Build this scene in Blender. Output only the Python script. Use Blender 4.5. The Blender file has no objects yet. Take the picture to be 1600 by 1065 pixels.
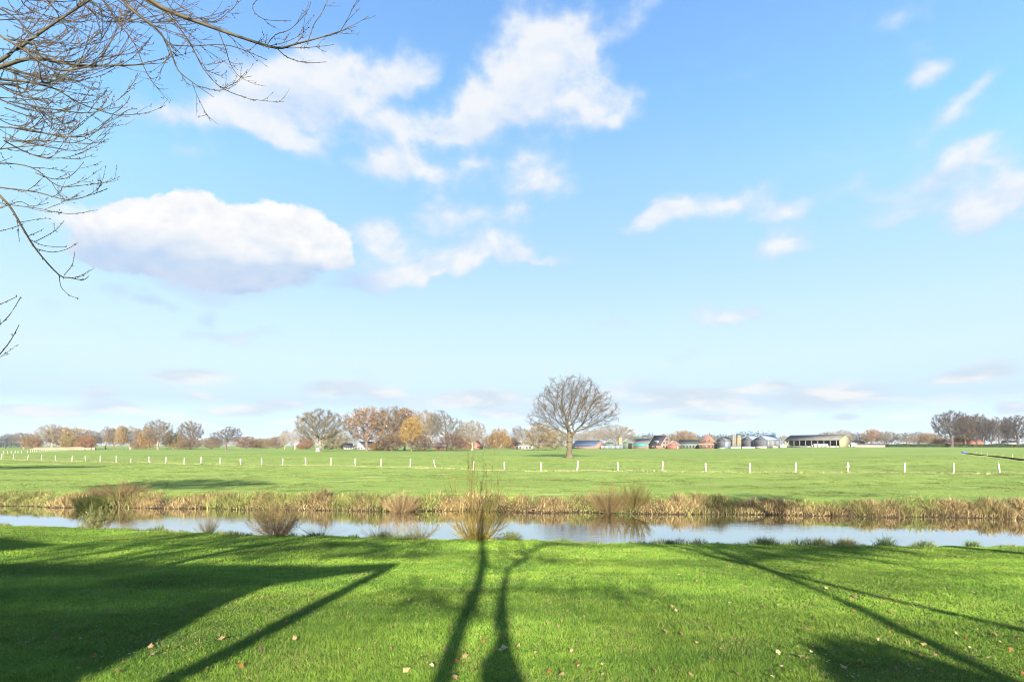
import bpy, math, random
import numpy as np
from mathutils import Vector, Matrix
R = math.radians
C = bpy.context.scene
COL = C.collection
# ------------------------------------------------------------------ camera
F = 889.0; HOR = 695.0; CAMZ = 3.0
cd = bpy.data.cameras.new('camera'); cam = bpy.data.objects.new('camera', cd); COL.objects.link(cam)
cam.location = (0, 0, CAMZ); cam.rotation_euler = (R(90), 0, 0)
cd.sensor_width = 36; cd.lens = 36 * F / 1600; cd.shift_y = (HOR - 532.5) / 1600
cd.clip_start = .05; cd.clip_end = 20000
C.camera = cam
C.view_settings.view_transform = 'Standard'; C.view_settings.look = 'None'
C.view_settings.exposure = 2.1; C.view_settings.gamma = 1
C.cycles.use_denoising = True; C.cycles.filter_width = 1.05
C.cycles.max_bounces = 6; C.cycles.transparent_max_bounces = 8
C.cycles.diffuse_bounces = 3; C.cycles.glossy_bounces = 3; C.cycles.volume_bounces = 0
C.cycles.sample_clamp_indirect = 6
# ------------------------------------------------------------------ sun and sky
SUN_T = .325
S = Vector((.0225, -1, SUN_T)).normalized()          # towards the sun
SUN_EL = math.asin(S.z)
ld = bpy.data.lights.new('sun', 'SUN'); ld.energy = 5.0; ld.angle = R(.5); ld.color = (1, .93, .82)
sun = bpy.data.objects.new('sun', ld); COL.objects.link(sun)
sun.rotation_euler = S.to_track_quat('Z', 'Y').to_euler(); sun.location = (0, -20, 40)

W = bpy.data.worlds.new('World'); C.world = W; W.use_nodes = True
nt = W.node_tree; nt.nodes.clear(); N = nt.nodes; L = nt.links
def wn(t, **k):
    n = N.new(t)
    for a, b in k.items(): setattr(n, a, b)
    return n
def wmath(op, a, b=None, clamp=False):
    n = wn('ShaderNodeMath', operation=op, use_clamp=clamp)
    for i, v in enumerate((a, b)):
        if v is None: continue
        if isinstance(v, (int, float)): n.inputs[i].default_value = v
        else: L.new(v, n.inputs[i])
    return n.outputs[0]
def wsmooth(v, a, b):
    n = wn('ShaderNodeMapRange', interpolation_type='SMOOTHSTEP')
    L.new(v, n.inputs[0]); n.inputs[1].default_value = a; n.inputs[2].default_value = b
    return n.outputs[0]
out = wn('ShaderNodeOutputWorld'); bg = wn('ShaderNodeBackground')
SKY_STRENGTH = .085
bg.inputs[1].default_value = SKY_STRENGTH
L.new(bg.outputs[0], out.inputs[0])
sky = wn('ShaderNodeTexSky', sky_type='NISHITA')
sky.sun_disc = False; sky.sun_elevation = SUN_EL; sky.sun_rotation = math.atan2(S.x, S.y)
sky.air_density = 1.0; sky.dust_density = .6; sky.ozone_density = 1.6; sky.altitude = 0
tc = wn('ShaderNodeTexCoord')
sep = wn('ShaderNodeSeparateXYZ'); L.new(tc.outputs['Generated'], sep.inputs[0])
az = wmath('ARCTAN2', sep.outputs[0], sep.outputs[1]); el = wmath('ARCSINE', sep.outputs[2])
comb = wn('ShaderNodeCombineXYZ'); L.new(az, comb.inputs[0]); L.new(el, comb.inputs[1])
def noise(vec, scale, detail, rough=.55, dist=0):
    n = wn('ShaderNodeTexNoise'); n.inputs['Scale'].default_value = scale; n.inputs['Detail'].default_value = detail
    n.inputs['Roughness'].default_value = rough; n.inputs['Distortion'].default_value = dist
    L.new(vec, n.inputs['Vector']); return n
def vadd_scaled(vec, colsock, amt):
    s = wn('ShaderNodeVectorMath', operation='SUBTRACT'); L.new(colsock, s.inputs[0]); s.inputs[1].default_value = (.5, .5, .5)
    m = wn('ShaderNodeVectorMath', operation='MULTIPLY'); L.new(s.outputs[0], m.inputs[0]); m.inputs[1].default_value = (amt, amt * .8, 0)
    a = wn('ShaderNodeVectorMath', operation='ADD'); L.new(vec, a.inputs[0]); L.new(m.outputs[0], a.inputs[1]); return a.outputs[0]
p1 = vadd_scaled(comb.outputs[0], noise(comb.outputs[0], 7, 3).outputs['Color'], .09)
pw = vadd_scaled(p1, noise(comb.outputs[0], 22, 4, .5).outputs['Color'], .035)
stretch = wn('ShaderNodeVectorMath', operation='MULTIPLY'); L.new(comb.outputs[0], stretch.inputs[0]); stretch.inputs[1].default_value = (1, 1.5, 1)
fb = noise(stretch.outputs[0], 9, 8, .56, .25).outputs['Fac']
fb2 = noise(stretch.outputs[0], 5, 4, .5).outputs['Fac']
def ae(px, py):
    x, z = (px - 800) / F, (HOR - py) / F
    return math.atan2(x, 1), math.atan2(z, math.hypot(x, 1))
def blob(b, vec, lo=.15):
    px, py, rx, ry = b[:4]; rot = b[4]; amp = b[5]
    a, e = ae(px, py); a2, _ = ae(px + rx, py); _, e2 = ae(px, py - ry)
    m = wn('ShaderNodeMapping', vector_type='TEXTURE'); L.new(vec, m.inputs[0])
    m.inputs[1].default_value = (a, e, 0); m.inputs[2].default_value = (0, 0, R(rot)); m.inputs[3].default_value = (abs(a2 - a) * 1.42, abs(e2 - e) * 1.42, 1)
    le = wn('ShaderNodeVectorMath', operation='LENGTH'); L.new(m.outputs[0], le.inputs[0])
    r = wn('ShaderNodeMapRange', interpolation_type='SMOOTHSTEP'); L.new(le.outputs['Value'], r.inputs[0])
    r.inputs[1].default_value = 1.05; r.inputs[2].default_value = lo; r.inputs[3].default_value = 0; r.inputs[4].default_value = amp
    return r.outputs[0]
def total(bl, vec, lo=.15):
    acc = None
    for b in bl:
        v = vec
        if acc is not None:      # the tiny dependency makes the blobs evaluate one after the other (shader stack size)
            d = wn('ShaderNodeVectorMath', operation='MULTIPLY_ADD'); L.new(acc, d.inputs[0]); d.inputs[1].default_value = (1e-7, 1e-7, 0); L.new(vec, d.inputs[2]); v = d.outputs[0]
        o = blob(b, v, lo); acc = o if acc is None else wmath('ADD', acc, o)
    return acc
SOFT = [(660,360,50,25,0,.45),(560,440,60,20,0,.5),(760,350,50,30,0,.45),(250,180,40,20,0,.35),(300,240,40,20,0,.35),(450,225,50,14,0,.4),(1330,300,60,20,0,.45),(1380,340,70,20,0,.4),(1500,190,60,22,0,.4),(1070,555,30,10,0,.4),(1110,490,40,14,0,.5),(480,130,110,50,0,1),(560,118,80,42,0,1),(652,108,38,24,10,.95),(420,155,80,42,0,.9),(400,200,110,26,0,.45),(330,182,60,22,10,.4),
 (838,60,70,55,0,1.0),(880,150,100,58,0,1.15),(760,165,105,36,14,1.05),(670,200,75,24,0,.85),(945,160,45,34,0,.85),(800,105,60,45,20,.9),(905,70,50,60,0,.6),
 (617,252,46,28,0,1.1),(690,264,50,18,0,.6),(742,243,28,11,8,.55),(820,278,56,33,0,1.1),(800,332,48,18,0,.5),(690,322,32,28,0,.5),
 (740,400,90,20,6,1.1),(650,428,80,15,12,.9),(838,406,50,10,0,.8),(582,365,42,24,0,1.0),(600,400,60,26,0,.4),
 (1068,322,54,20,6,1.15),(1000,340,40,11,12,.6),(1170,312,40,17,20,.85),(1228,338,46,24,0,1.15),(1228,395,46,19,8,1.0),(1450,115,48,22,10,.95),(1525,145,48,18,20,.8),(1400,30,60,20,0,.35),(1000,20,60,20,20,.3),(1120,330,30,12,0,.4),
 (1575,300,75,42,0,1.2),(1500,335,50,24,0,1),(1450,285,100,26,12,.55),(1530,240,48,20,8,.75),
 (328,487,22,13,20,.55),(310,520,44,11,10,.65),(400,522,44,10,8,.7),(80,482,25,11,0,.55),(180,462,42,13,0,.55),(245,475,34,10,0,.55),(180,515,40,10,0,.4),
 (1155,495,44,15,8,.7),(1225,505,34,12,0,.55),(960,508,30,8,0,.5),(1090,445,30,10,0,.35),(100,700,1,1,0,0)]
LOW = [(100,590,60,8,0,.4),(50,640,80,10,0,.5),(560,600,60,10,0,.5),(1000,600,60,10,0,.6),(290,588,66,11,2,.9),(150,612,32,9,0,.8),(170,632,60,8,0,.8),(310,618,25,7,0,.6),(515,607,52,9,0,.7),(600,616,30,8,0,.6),(430,632,50,9,4,.8),(360,640,50,7,0,.6),
 (745,620,55,12,0,.85),(1530,578,72,12,3,1),(1210,600,32,7,0,.55),(1290,620,100,12,0,.65),(1080,620,80,14,0,.65),(1320,650,22,5,0,.8),(1580,635,26,8,0,.9),(1120,652,60,5,0,.7),(780,648,50,8,0,.6),
 (1250,606,420,9,0,.5),(1100,640,500,14,0,.55),(300,655,380,12,0,.5),(700,625,300,12,0,.35),(1500,655,200,10,0,.5)]
CRISP = [(170,382,46,34,0,1.3),(215,358,44,36,0,1.3),(262,340,42,32,0,1.3),(318,334,42,34,0,1.4),(372,350,44,32,0,1.2),(425,346,40,30,0,1.2),(478,358,42,32,0,1.3),(520,380,32,30,0,1.2),(330,385,190,42,0,1.4),(500,402,44,20,0,.9),(175,405,60,22,0,.9),
 (350,428,150,20,0,1.0),(330,444,80,14,0,.7)]
SOFT = [(a, b, c * 1.28, d * 1.36, e, (.30 + .68 * f if f > 0 else 0)) for a, b, c, d, e, f in SOFT]
offs = wn('ShaderNodeVectorMath', operation='ADD'); L.new(stretch.outputs[0], offs.inputs[0]); offs.inputs[1].default_value = (0, .03, 0)
fbu = noise(offs.outputs[0], 9, 8, .56, .25).outputs['Fac']
relief = wmath('ADD', wmath('MULTIPLY', wmath('SUBTRACT', fb, fbu), 4.5), .55, True)      # tops of the billows lit, undersides greyer
fh_ = noise(stretch.outputs[0], 34, 6, .6).outputs['Fac']
det = wmath('ADD', wmath('MULTIPLY', wmath('SUBTRACT', fb, .5), 1.75), wmath('MULTIPLY', wmath('SUBTRACT', fh_, .5), .7))
sd = wmath('ADD', wmath('MINIMUM', total(SOFT, pw, 0), 1.1), det)
a_soft = wmath('MULTIPLY', wsmooth(sd, .12, 1.2), .95)
pc = vadd_scaled(comb.outputs[0], noise(comb.outputs[0], 18, 6, .62).outputs['Color'], .05)
cdn = wmath('ADD', wmath('MINIMUM', total(CRISP, pc, .45), 1.25), wmath('MULTIPLY', wmath('ADD', wmath('SUBTRACT', fb, .5), wmath('MULTIPLY', wmath('SUBTRACT', fh_, .5), .6)), 1.2))
a_crisp = wsmooth(cdn, .45, 1.25)
lowst = wn('ShaderNodeVectorMath', operation='MULTIPLY'); L.new(comb.outputs[0], lowst.inputs[0]); lowst.inputs[1].default_value = (1, 4, 1)
fbl = noise(lowst.outputs[0], 9, 6, .5, .2).outputs['Fac']
pl = vadd_scaled(comb.outputs[0], noise(lowst.outputs[0], 12, 3, .5).outputs['Color'], .022)
LOW = [(a, b, c * 1.1, d * 1.25, e, f * 1.0) for a, b, c, d, e, f in LOW]
ldn = wmath('ADD', total(LOW, pl), wmath('MULTIPLY', wmath('SUBTRACT', fbl, .5), 1.1))
a_low = wmath('MULTIPLY', wsmooth(ldn, .10, .95), .85)
SOFT_UNDER = [(330,450,170,22,0,.9),(420,430,120,22,0,.6),(240,425,90,18,0,.6)]
SHADE = [(340,455,270,62,0,1.5),(330,445,150,34,0,.6),(480,432,100,34,0,.9),(480,175,120,26,0,.3),(800,205,130,22,0,.25),(1480,290,80,26,0,.35),(1560,350,80,15,0,.3)]
shade = wmath('MULTIPLY', total(SHADE, pw), wmath('ADD', wmath('MULTIPLY', fb, .6), .7), True)
def wmix(f, a, b):
    n = wn('ShaderNodeMix', data_type='RGBA'); 
    if isinstance(f, (int, float)): n.inputs[0].default_value = f
    else: L.new(f, n.inputs[0])
    for s, v in ((n.inputs[6], a), (n.inputs[7], b)):
        if isinstance(v, tuple): s.default_value = (*v, 1)
        else: L.new(v, s)
    return n.outputs[2]
K = 1 / SKY_STRENGTH / 2 ** C.view_settings.exposure      # cloud radiance in units of the display's white
def k(c, m=1): return tuple(v * K * m for v in c)
# white balance of the sky by elevation: (pixel row, wanted display colour, what the plain sky gives at strength .085)
SKYT = [(-400,(122,178,248),(.075,.13,.22)),(0,(134,188,253),(.084,.144,.243)),(130,(144,201,255),(.102,.171,.285)),(260,(166,217,255),(.131,.217,.348)),(400,(188,230,255),(.188,.304,.448)),(500,(210,241,254),(.268,.41,.54)),
        (570,(220,243,252),(.368,.52,.60)),(630,(208,230,247),(.51,.62,.55)),(690,(200,224,243),(.46,.42,.27))]
ramp = wn('ShaderNodeValToRGB'); RB = ramp.color_ramp; ems = []
def lin(c): c /= 255; return ((c + .055) / 1.055) ** 2.4 if c > .04 else c / 12.92
for py, want, got in SKYT:
    e = math.atan((HOR - py) / F); ems.append((e, [lin(a) / (b * 2 ** C.view_settings.exposure) for a, b in zip(want, got)]))
ems.sort(); GS = 4.0
while len(RB.elements) < len(ems): RB.elements.new(.5)
for q, (e, g) in zip(RB.elements, ems): q.position = max(0, min(1, e / 1.2)); q.color = (*(v / GS for v in g), 1)
azq = wmath('MINIMUM', wmath('MULTIPLY', az, az), .6)      # bluer towards 90 degrees from the sun
L.new(wmath('MULTIPLY', wmath('MULTIPLY', el, wmath('ADD', wmath('MULTIPLY', wmath('MULTIPLY', azq, wsmooth(el, .15, .55)), .6), 1)), 1 / 1.2), ramp.inputs[0])
sk1 = wn('ShaderNodeVectorMath', operation='MULTIPLY'); L.new(sky.outputs[0], sk1.inputs[0]); L.new(ramp.outputs[0], sk1.inputs[1])
skc = wn('ShaderNodeVectorMath', operation='SCALE'); L.new(sk1.outputs[0], skc.inputs[0]); L.new(wmath('MULTIPLY', wmath('ADD', wmath('MULTIPLY', azq, .46), 1), GS * .085 / SKY_STRENGTH), skc.inputs[3])
lowcol = wmix(wsmooth(fbl, .42, .62), k((.66, .77, .87)), k((.93, .93, .93)))
c1 = wmix(a_low, skc.outputs[0], lowcol)
softcol = wmix(wsmooth(sd, .3, 1.15), k((.66, .80, .99)), k((.93, .95, .98)))
softcol = wmix(wmath('MULTIPLY', relief, 1.0), wmix(.55, softcol, k((.60, .76, .98))), softcol)
softcol = wmix(shade, softcol, k((.55, .70, .95)))
c2 = wmix(a_soft, c1, softcol)
crcol = wmix(relief, k((.84, .88, .94)), k((1.04, 1.03, 1.02)))
crcol = wmix(shade, crcol, wmix(relief, k((.50, .62, .86)), k((.66, .73, .88))))
und = wsmooth(wmath('ADD', total(SOFT_UNDER, pw, 0), wmath('MULTIPLY', wmath('SUBTRACT', fb, .5), 1.0)), .1, 1.3)
c2 = wmix(wmath('MULTIPLY', und, .8), c2, k((.60, .76, .97)))
c3 = wmix(wmath('MULTIPLY', a_crisp, wmath('SUBTRACT', 1.0, wmath('MULTIPLY', shade, .25))), c2, crcol)
L.new(c3, bg.inputs[0])
W.cycles.sampling_method = 'MANUAL'; W.cycles.sample_map_resolution = 512

# ------------------------------------------------------------------ helpers
rs = np.random.RandomState
def X(px, Y): return (px - 800) / F * Y
def Z(py, Y): return CAMZ - (py - HOR) / F * Y
def smooth(t): t = np.clip(t, 0, 1); return t * t * (3 - 2 * t)
def vnoise(x, y, seed=0):
    x = np.asarray(x, float); y = np.asarray(y, float)
    xi = np.floor(x).astype(np.int64); yi = np.floor(y).astype(np.int64); fx = smooth(x - xi); fy = smooth(y - yi)
    def h(a, b):
        n = (a * 374761393 + b * 668265263 + seed * 1442695041) & 0xffffffff
        n = ((n ^ (n >> 13)) * 1274126177) & 0xffffffff
        return ((n ^ (n >> 16)) & 0xffff) / 65535.
    return (h(xi, yi) * (1 - fx) + h(xi + 1, yi) * fx) * (1 - fy) + (h(xi, yi + 1) * (1 - fx) + h(xi + 1, yi + 1) * fx) * fy
def lip(x): 
    x = np.asarray(x, float); c = np.clip(np.abs(x), 0, 24)
    return 19.9 - .12 * x + .003 * c * c + (vnoise(x * 1.3, x * 0, 3) - .5) * .35
def farw(x): return 31.3 - .1 * np.asarray(x, float) + (vnoise(np.asarray(x) * .5, 0 * np.asarray(x), 5) - .5) * .9
WATER = -.8
def ground_z(x, y):
    x = np.asarray(x, float); y = np.asarray(y, float)
    yl = lip(x); t = np.clip(y / yl, 0, 1)
    lawn = 1.3 - 1.5 * t - .15 * t ** 4 + (vnoise(x * .35, y * .35, 9) - .5) * .07 * smooth(y / 4)
    d = y - yl
    near = lawn + (-1.5 + .35) * smooth(d / 1.1)
    yf = farw(x); e = y - yf
    bankh = smooth((e + .9) / 3.6)
    field = (vnoise(x * .08, y * .12, 2) - .5) * .22 * smooth((y - 34) / 20) * (1 - smooth((y - 200) / 200)) \
        + (vnoise(x * .35, y * .5, 4) - .5) * .16 * smooth((y - 33) / 5) * (1 - smooth((y - 120) / 100)) \
        - .45 * np.exp(-((y - (96 + .28 * (x + 60))) / 1.6) ** 2) * (1 - smooth((x + 45) / 12)) \
        - .22 * np.exp(-((y - (47 + .25 * (x + 22))) / 1.4) ** 2) * (1 - smooth((x + 14) / 6)) * smooth((x + 34) / 6) \
        + 1.5 * smooth((x - 120) / 130) * smooth((y - 230) / 150)
    far = -1.5 + (1.5 + field) * bankh
    return np.where(y < (yl + yf) / 2, near, far)
def gz(x, y): return float(ground_z(np.array([x]), np.array([y]))[0])

def mesh_from(name, V, faces_list, mats, col=None, smooth_shade=False, mat_index=None):
    """faces_list: arrays of shape (n,k)"""
    me = bpy.data.meshes.new(name)
    V = np.asarray(V, np.float32)
    me.vertices.add(len(V)); me.vertices.foreach_set('co', V.ravel())
    loops = np.concatenate([f.ravel() for f in faces_list if len(f)]).astype(np.int32)
    cnt = np.concatenate([np.full(len(f), f.shape[1], np.int32) for f in faces_list if len(f)])
    st = np.concatenate([[0], np.cumsum(cnt)[:-1]]).astype(np.int32)
    me.loops.add(len(loops)); me.loops.foreach_set('vertex_index', loops)
    me.polygons.add(len(cnt)); me.polygons.foreach_set('loop_start', st); me.polygons.foreach_set('loop_total', cnt)
    if mat_index is not None: me.polygons.foreach_set('material_index', np.asarray(mat_index, np.int32))
    if col is not None:
        a = me.color_attributes.new('tint', 'FLOAT_COLOR', 'POINT')
        c = np.ones((len(V), 4), np.float32); c[:, :3] = col; a.data.foreach_set('color', c.ravel())
    me.update(calc_edges=True)
    if smooth_shade: me.polygons.foreach_set('use_smooth', np.ones(len(cnt), bool))
    for m in (mats if isinstance(mats, (list, tuple)) else [mats]): me.materials.append(m)
    return me
def link(name, me, parent=None):
    o = bpy.data.objects.new(name, me); COL.objects.link(o)
    if parent: o.parent = parent
    return o
def tag(o, label=None, cat=None, group=None, kind=None):
    if label: o['label'] = label
    if cat: o['category'] = cat
    if group: o['group'] = group
    if kind: o['kind'] = kind
    return o
def empty(name, loc, rz=0):
    o = bpy.data.objects.new(name, None); COL.objects.link(o); o.location = loc; o.rotation_euler = (0, 0, rz)
    o.empty_display_size = .2; return o
class MB:
    def __init__(s): s.v = []; s.f = {}; s.n = 0
    def add(s, V, F_):
        V = np.asarray(V, float).reshape(-1, 3)
        for f in F_: s.f.setdefault(len(f), []).append([i + s.n for i in f])
        s.v.append(V); s.n += len(V); return s
    def box(s, x0, x1, y0, y1, z0, z1):
        V = [(x, y, z) for z in (z0, z1) for y in (y0, y1) for x in (x0, x1)]
        return s.add(V, [(0, 2, 3, 1), (4, 5, 7, 6), (0, 1, 5, 4), (2, 6, 7, 3), (0, 4, 6, 2), (1, 3, 7, 5)])
    def tube(s, pts, rad, k=8, cap=True):
        pts = np.asarray(pts, float); n = len(pts); rad = np.broadcast_to(rad, (n,))
        T = np.gradient(pts, axis=0); T /= np.linalg.norm(T, axis=1)[:, None] + 1e-9
        ref = np.array([.31, .95, .05]) if abs(T[0][2]) > .7 else np.array([.05, .1, 1.])
        A = np.cross(T, ref); A /= np.linalg.norm(A, axis=1)[:, None] + 1e-9; B = np.cross(T, A)
        an = np.linspace(0, 2 * np.pi, k, endpoint=False)
        V = pts[:, None] + rad[:, None, None] * (np.cos(an)[None, :, None] * A[:, None] + np.sin(an)[None, :, None] * B[:, None])
        fs = [(i * k + j, i * k + (j + 1) % k, (i + 1) * k + (j + 1) % k, (i + 1) * k + j) for i in range(n - 1) for j in range(k)]
        s.add(V.reshape(-1, 3), fs)
        if cap: s.f.setdefault(k, []).extend([[s.n - k * n + j for j in range(k)], [s.n - k + j for j in range(k)]])
        return s
    def build(s, name, mat, parent=None, smooth_shade=False):
        return link(name, mesh_from(name, np.concatenate(s.v), [np.array(f) for f in s.f.values()], mat, smooth_shade=smooth_shade), parent)

# ------------------------------------------------------------------ materials
def mat(name, col, rough=.8, var=.15, scale=3.0, col2=None, attr=False, objcol=False, transl=0, bump=0, spec=.3, metal=0, coords='Object'):
    m = bpy.data.materials.new(name); m.use_nodes = True; t = m.node_tree; n = t.nodes; l = t.links
    dk = 1 if (attr or objcol) else .52
    col = tuple(c * dk for c in col); col2 = tuple(c * dk for c in col2) if col2 else None
    b = n['Principled BSDF']; b.inputs['Roughness'].default_value = rough; b.inputs['Specular IOR Level'].default_value = spec; b.inputs['Metallic'].default_value = metal
    tcn = n.new('ShaderNodeTexCoord'); no = n.new('ShaderNodeTexNoise'); no.inputs['Scale'].default_value = scale; no.inputs['Detail'].default_value = 6
    l.new(tcn.outputs[coords], no.inputs['Vector'])
    ramp = n.new('ShaderNodeMapRange'); l.new(no.outputs['Fac'], ramp.inputs[0]); ramp.inputs[1].default_value = .3; ramp.inputs[2].default_value = .7
    mx = n.new('ShaderNodeMix'); mx.data_type = 'RGBA'; l.new(ramp.outputs[0], mx.inputs[0])
    c2 = col2 or tuple(min(1, c * (1 + var)) for c in col); c1 = col if col2 else tuple(c * (1 - var) for c in col)
    mx.inputs[6].default_value = (*c1, 1); mx.inputs[7].default_value = (*c2, 1)
    o = mx.outputs[2]
    if attr or objcol:
        if attr: a = n.new('ShaderNodeVertexColor'); a.layer_name = 'tint'; ao = a.outputs['Color']
        else: a = n.new('ShaderNodeObjectInfo'); ao = a.outputs['Color']
        m2 = n.new('ShaderNodeMix'); m2.data_type = 'RGBA'; m2.blend_type = 'MULTIPLY'; m2.inputs[0].default_value = 1
        l.new(o, m2.inputs[6]); l.new(ao, m2.inputs[7]); o = m2.outputs[2]
        if attr and objcol:
            a = n.new('ShaderNodeObjectInfo'); m3 = n.new('ShaderNodeMix'); m3.data_type = 'RGBA'; m3.blend_type = 'MULTIPLY'; m3.inputs[0].default_value = 1
            l.new(o, m3.inputs[6]); l.new(a.outputs['Color'], m3.inputs[7]); o = m3.outputs[2]
    l.new(o, b.inputs['Base Color'])
    if bump:
        bu = n.new('ShaderNodeBump'); bu.inputs['Strength'].default_value = bump; bu.inputs['Distance'].default_value = .05
        l.new(no.outputs['Fac'], bu.inputs['Height']); l.new(bu.outputs[0], b.inputs['Normal'])
    if transl:
        tr = n.new('ShaderNodeBsdfTranslucent'); l.new(o, tr.inputs[0]); ms = n.new('ShaderNodeMixShader'); ms.inputs[0].default_value = transl
        l.new(b.outputs[0], ms.inputs[1]); l.new(tr.outputs[0], ms.inputs[2]); l.new(ms.outputs[0], n['Material Output'].inputs[0])
    return m
M = {}
M['grass'] = mat('grass blades', (1, 1, 1), .6, 0, 1, attr=True, transl=.35, spec=.25)
M['reed'] = mat('dry reed', (1, 1, 1), .8, .1, 2, attr=True, transl=.2, spec=.15)
M['bark'] = mat('oak bark', (.20, .16, .10), .9, .35, 3, bump=.6)
M['bark_far'] = mat('grey brown bark', (1, 1, 1), .9, .25, .6, objcol=True)
M['twig_far'] = mat('crown twigs', (1, 1, 1), .9, .25, .25, attr=True, objcol=True)
M['twig_near'] = mat('willow bark', (.022, .018, .018), .75, .4, 9, col2=(.15, .12, .05), bump=.3)
M['leaf'] = mat('dry leaf', (1, 1, 1), .7, .2, 30, objcol=True, transl=.15)
M['white_post'] = mat('birch post', (.55, .50, .40), .85, .2, 8)
M['brick'] = mat('red brick', (.26, .12, .085), .9, .2, .8)
M['brick2'] = mat('pale red brick', (.32, .18, .135), .9, .2, .8)
M['brick3'] = mat('brown red brick', (.30, .12, .09), .9, .2, .8)
M['tile_dark'] = mat('dark roof tiles', (.055, .050, .055), .7, .3, .6)
M['tile_red'] = mat('red roof tiles', (.36, .12, .07), .8, .2, .8)
M['sheet_grey'] = mat('grey fibre cement sheets', (.17, .16, .155), .85, .2, .3)
M['sheet_brown'] = mat('brown grey fibre cement', (.19, .175, .14), .85, .2, .3)
M['sheet_blue'] = mat('pale blue roof sheets', (.36, .46, .60), .6, .15, .3)
M['thatch'] = mat('weathered thatch', (.30, .24, .15), .95, .25, 1.2)
M['green_board'] = mat('grey green boards', (.13, .17, .12), .85, .2, .7)
M['dark_board'] = mat('dark grey cladding', (.10, .105, .12), .8, .2, .5)
M['blue_board'] = mat('grey blue cladding', (.20, .25, .30), .8, .15, .5)
M['yellow_wall'] = mat('yellow boarding', (.34, .31, .17), .85, .12, .5)
M['cream'] = mat('cream render', (.42, .41, .36), .85, .1, .5)
M['white'] = mat('white paint', (.38, .37, .35), .7, .06, 1)
M['pink_wall'] = mat('pinkish concrete', (.58, .46, .40), .9, .15, .3)
M['teal'] = mat('turquoise sheet', (.05, .33, .31), .5, .15, .6)
M['black'] = mat('opening shade', (.012, .014, .018), .9, .3, 1)  # near-black colour stands in for the shade inside openings
M['glass'] = mat('window glass', (.04, .05, .06), .1, .2, 1, spec=.6)
M['silo_y'] = mat('yellow silo shell', (.44, .36, .15), .6, .12, .5)
M['silo_w'] = mat('off white silo shell', (.27, .25, .20), .6, .12, .5)
M['silo_o'] = mat('rust stained silo band', (.46, .26, .10), .8, .3, .8)
M['conifer'] = mat('conifer needles', (1, 1, 1), .9, .2, .3, attr=True)
M['hedge'] = mat('hedge leaves', (1, 1, 1), .8, .2, .5, attr=True, transl=.1)
M['wrap'] = mat('pale bale wrap', (.55, .62, .50), .5, .12, 1)
M['soil_heap'] = mat('reddish earth', (.40, .24, .15), .95, .2, .5)
M['blue'] = mat('blue plastic', (.10, .16, .50), .5, .1, 2)
M['skin'] = mat('skin', (.48, .28, .20), .5, .08, 20)
M['coat'] = mat('dark wool coat', (.03, .035, .05), .9, .2, 12)
M['jeans'] = mat('denim', (.04, .06, .12), .9, .2, 20)
M['hair'] = mat('brown hair', (.07, .04, .025), .7, .3, 20)
M['rubber'] = mat('black plastic', (.02, .02, .02), .5, .1, 20)

# solar panel roof: dark blue cells with pale frames by stripes in the object's own coordinates
def solar_mat():
    m = mat('solar panels', (.035, .06, .13), .35, .15, .4, spec=.5); t = m.node_tree; n = t.nodes; l = t.links
    tcn = n.new('ShaderNodeTexCoord'); w = n.new('ShaderNodeTexWave'); w.wave_type = 'BANDS'; w.bands_direction = 'X'; w.inputs['Scale'].default_value = .16
    l.new(tcn.outputs['Object'], w.inputs[0]); mr = n.new('ShaderNodeMapRange'); l.new(w.outputs['Fac'], mr.inputs[0]); mr.inputs[1].default_value = .93; mr.inputs[2].default_value = .97
    mx = n.new('ShaderNodeMix'); mx.data_type = 'RGBA'; l.new(mr.outputs[0], mx.inputs[0]); b = n['Principled BSDF']
    src = b.inputs['Base Color'].links[0].from_socket; l.new(src, mx.inputs[6]); mx.inputs[7].default_value = (.2, .24, .3, 1); l.new(mx.outputs[2], b.inputs['Base Color'])
    return m
M['solar'] = solar_mat()

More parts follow.
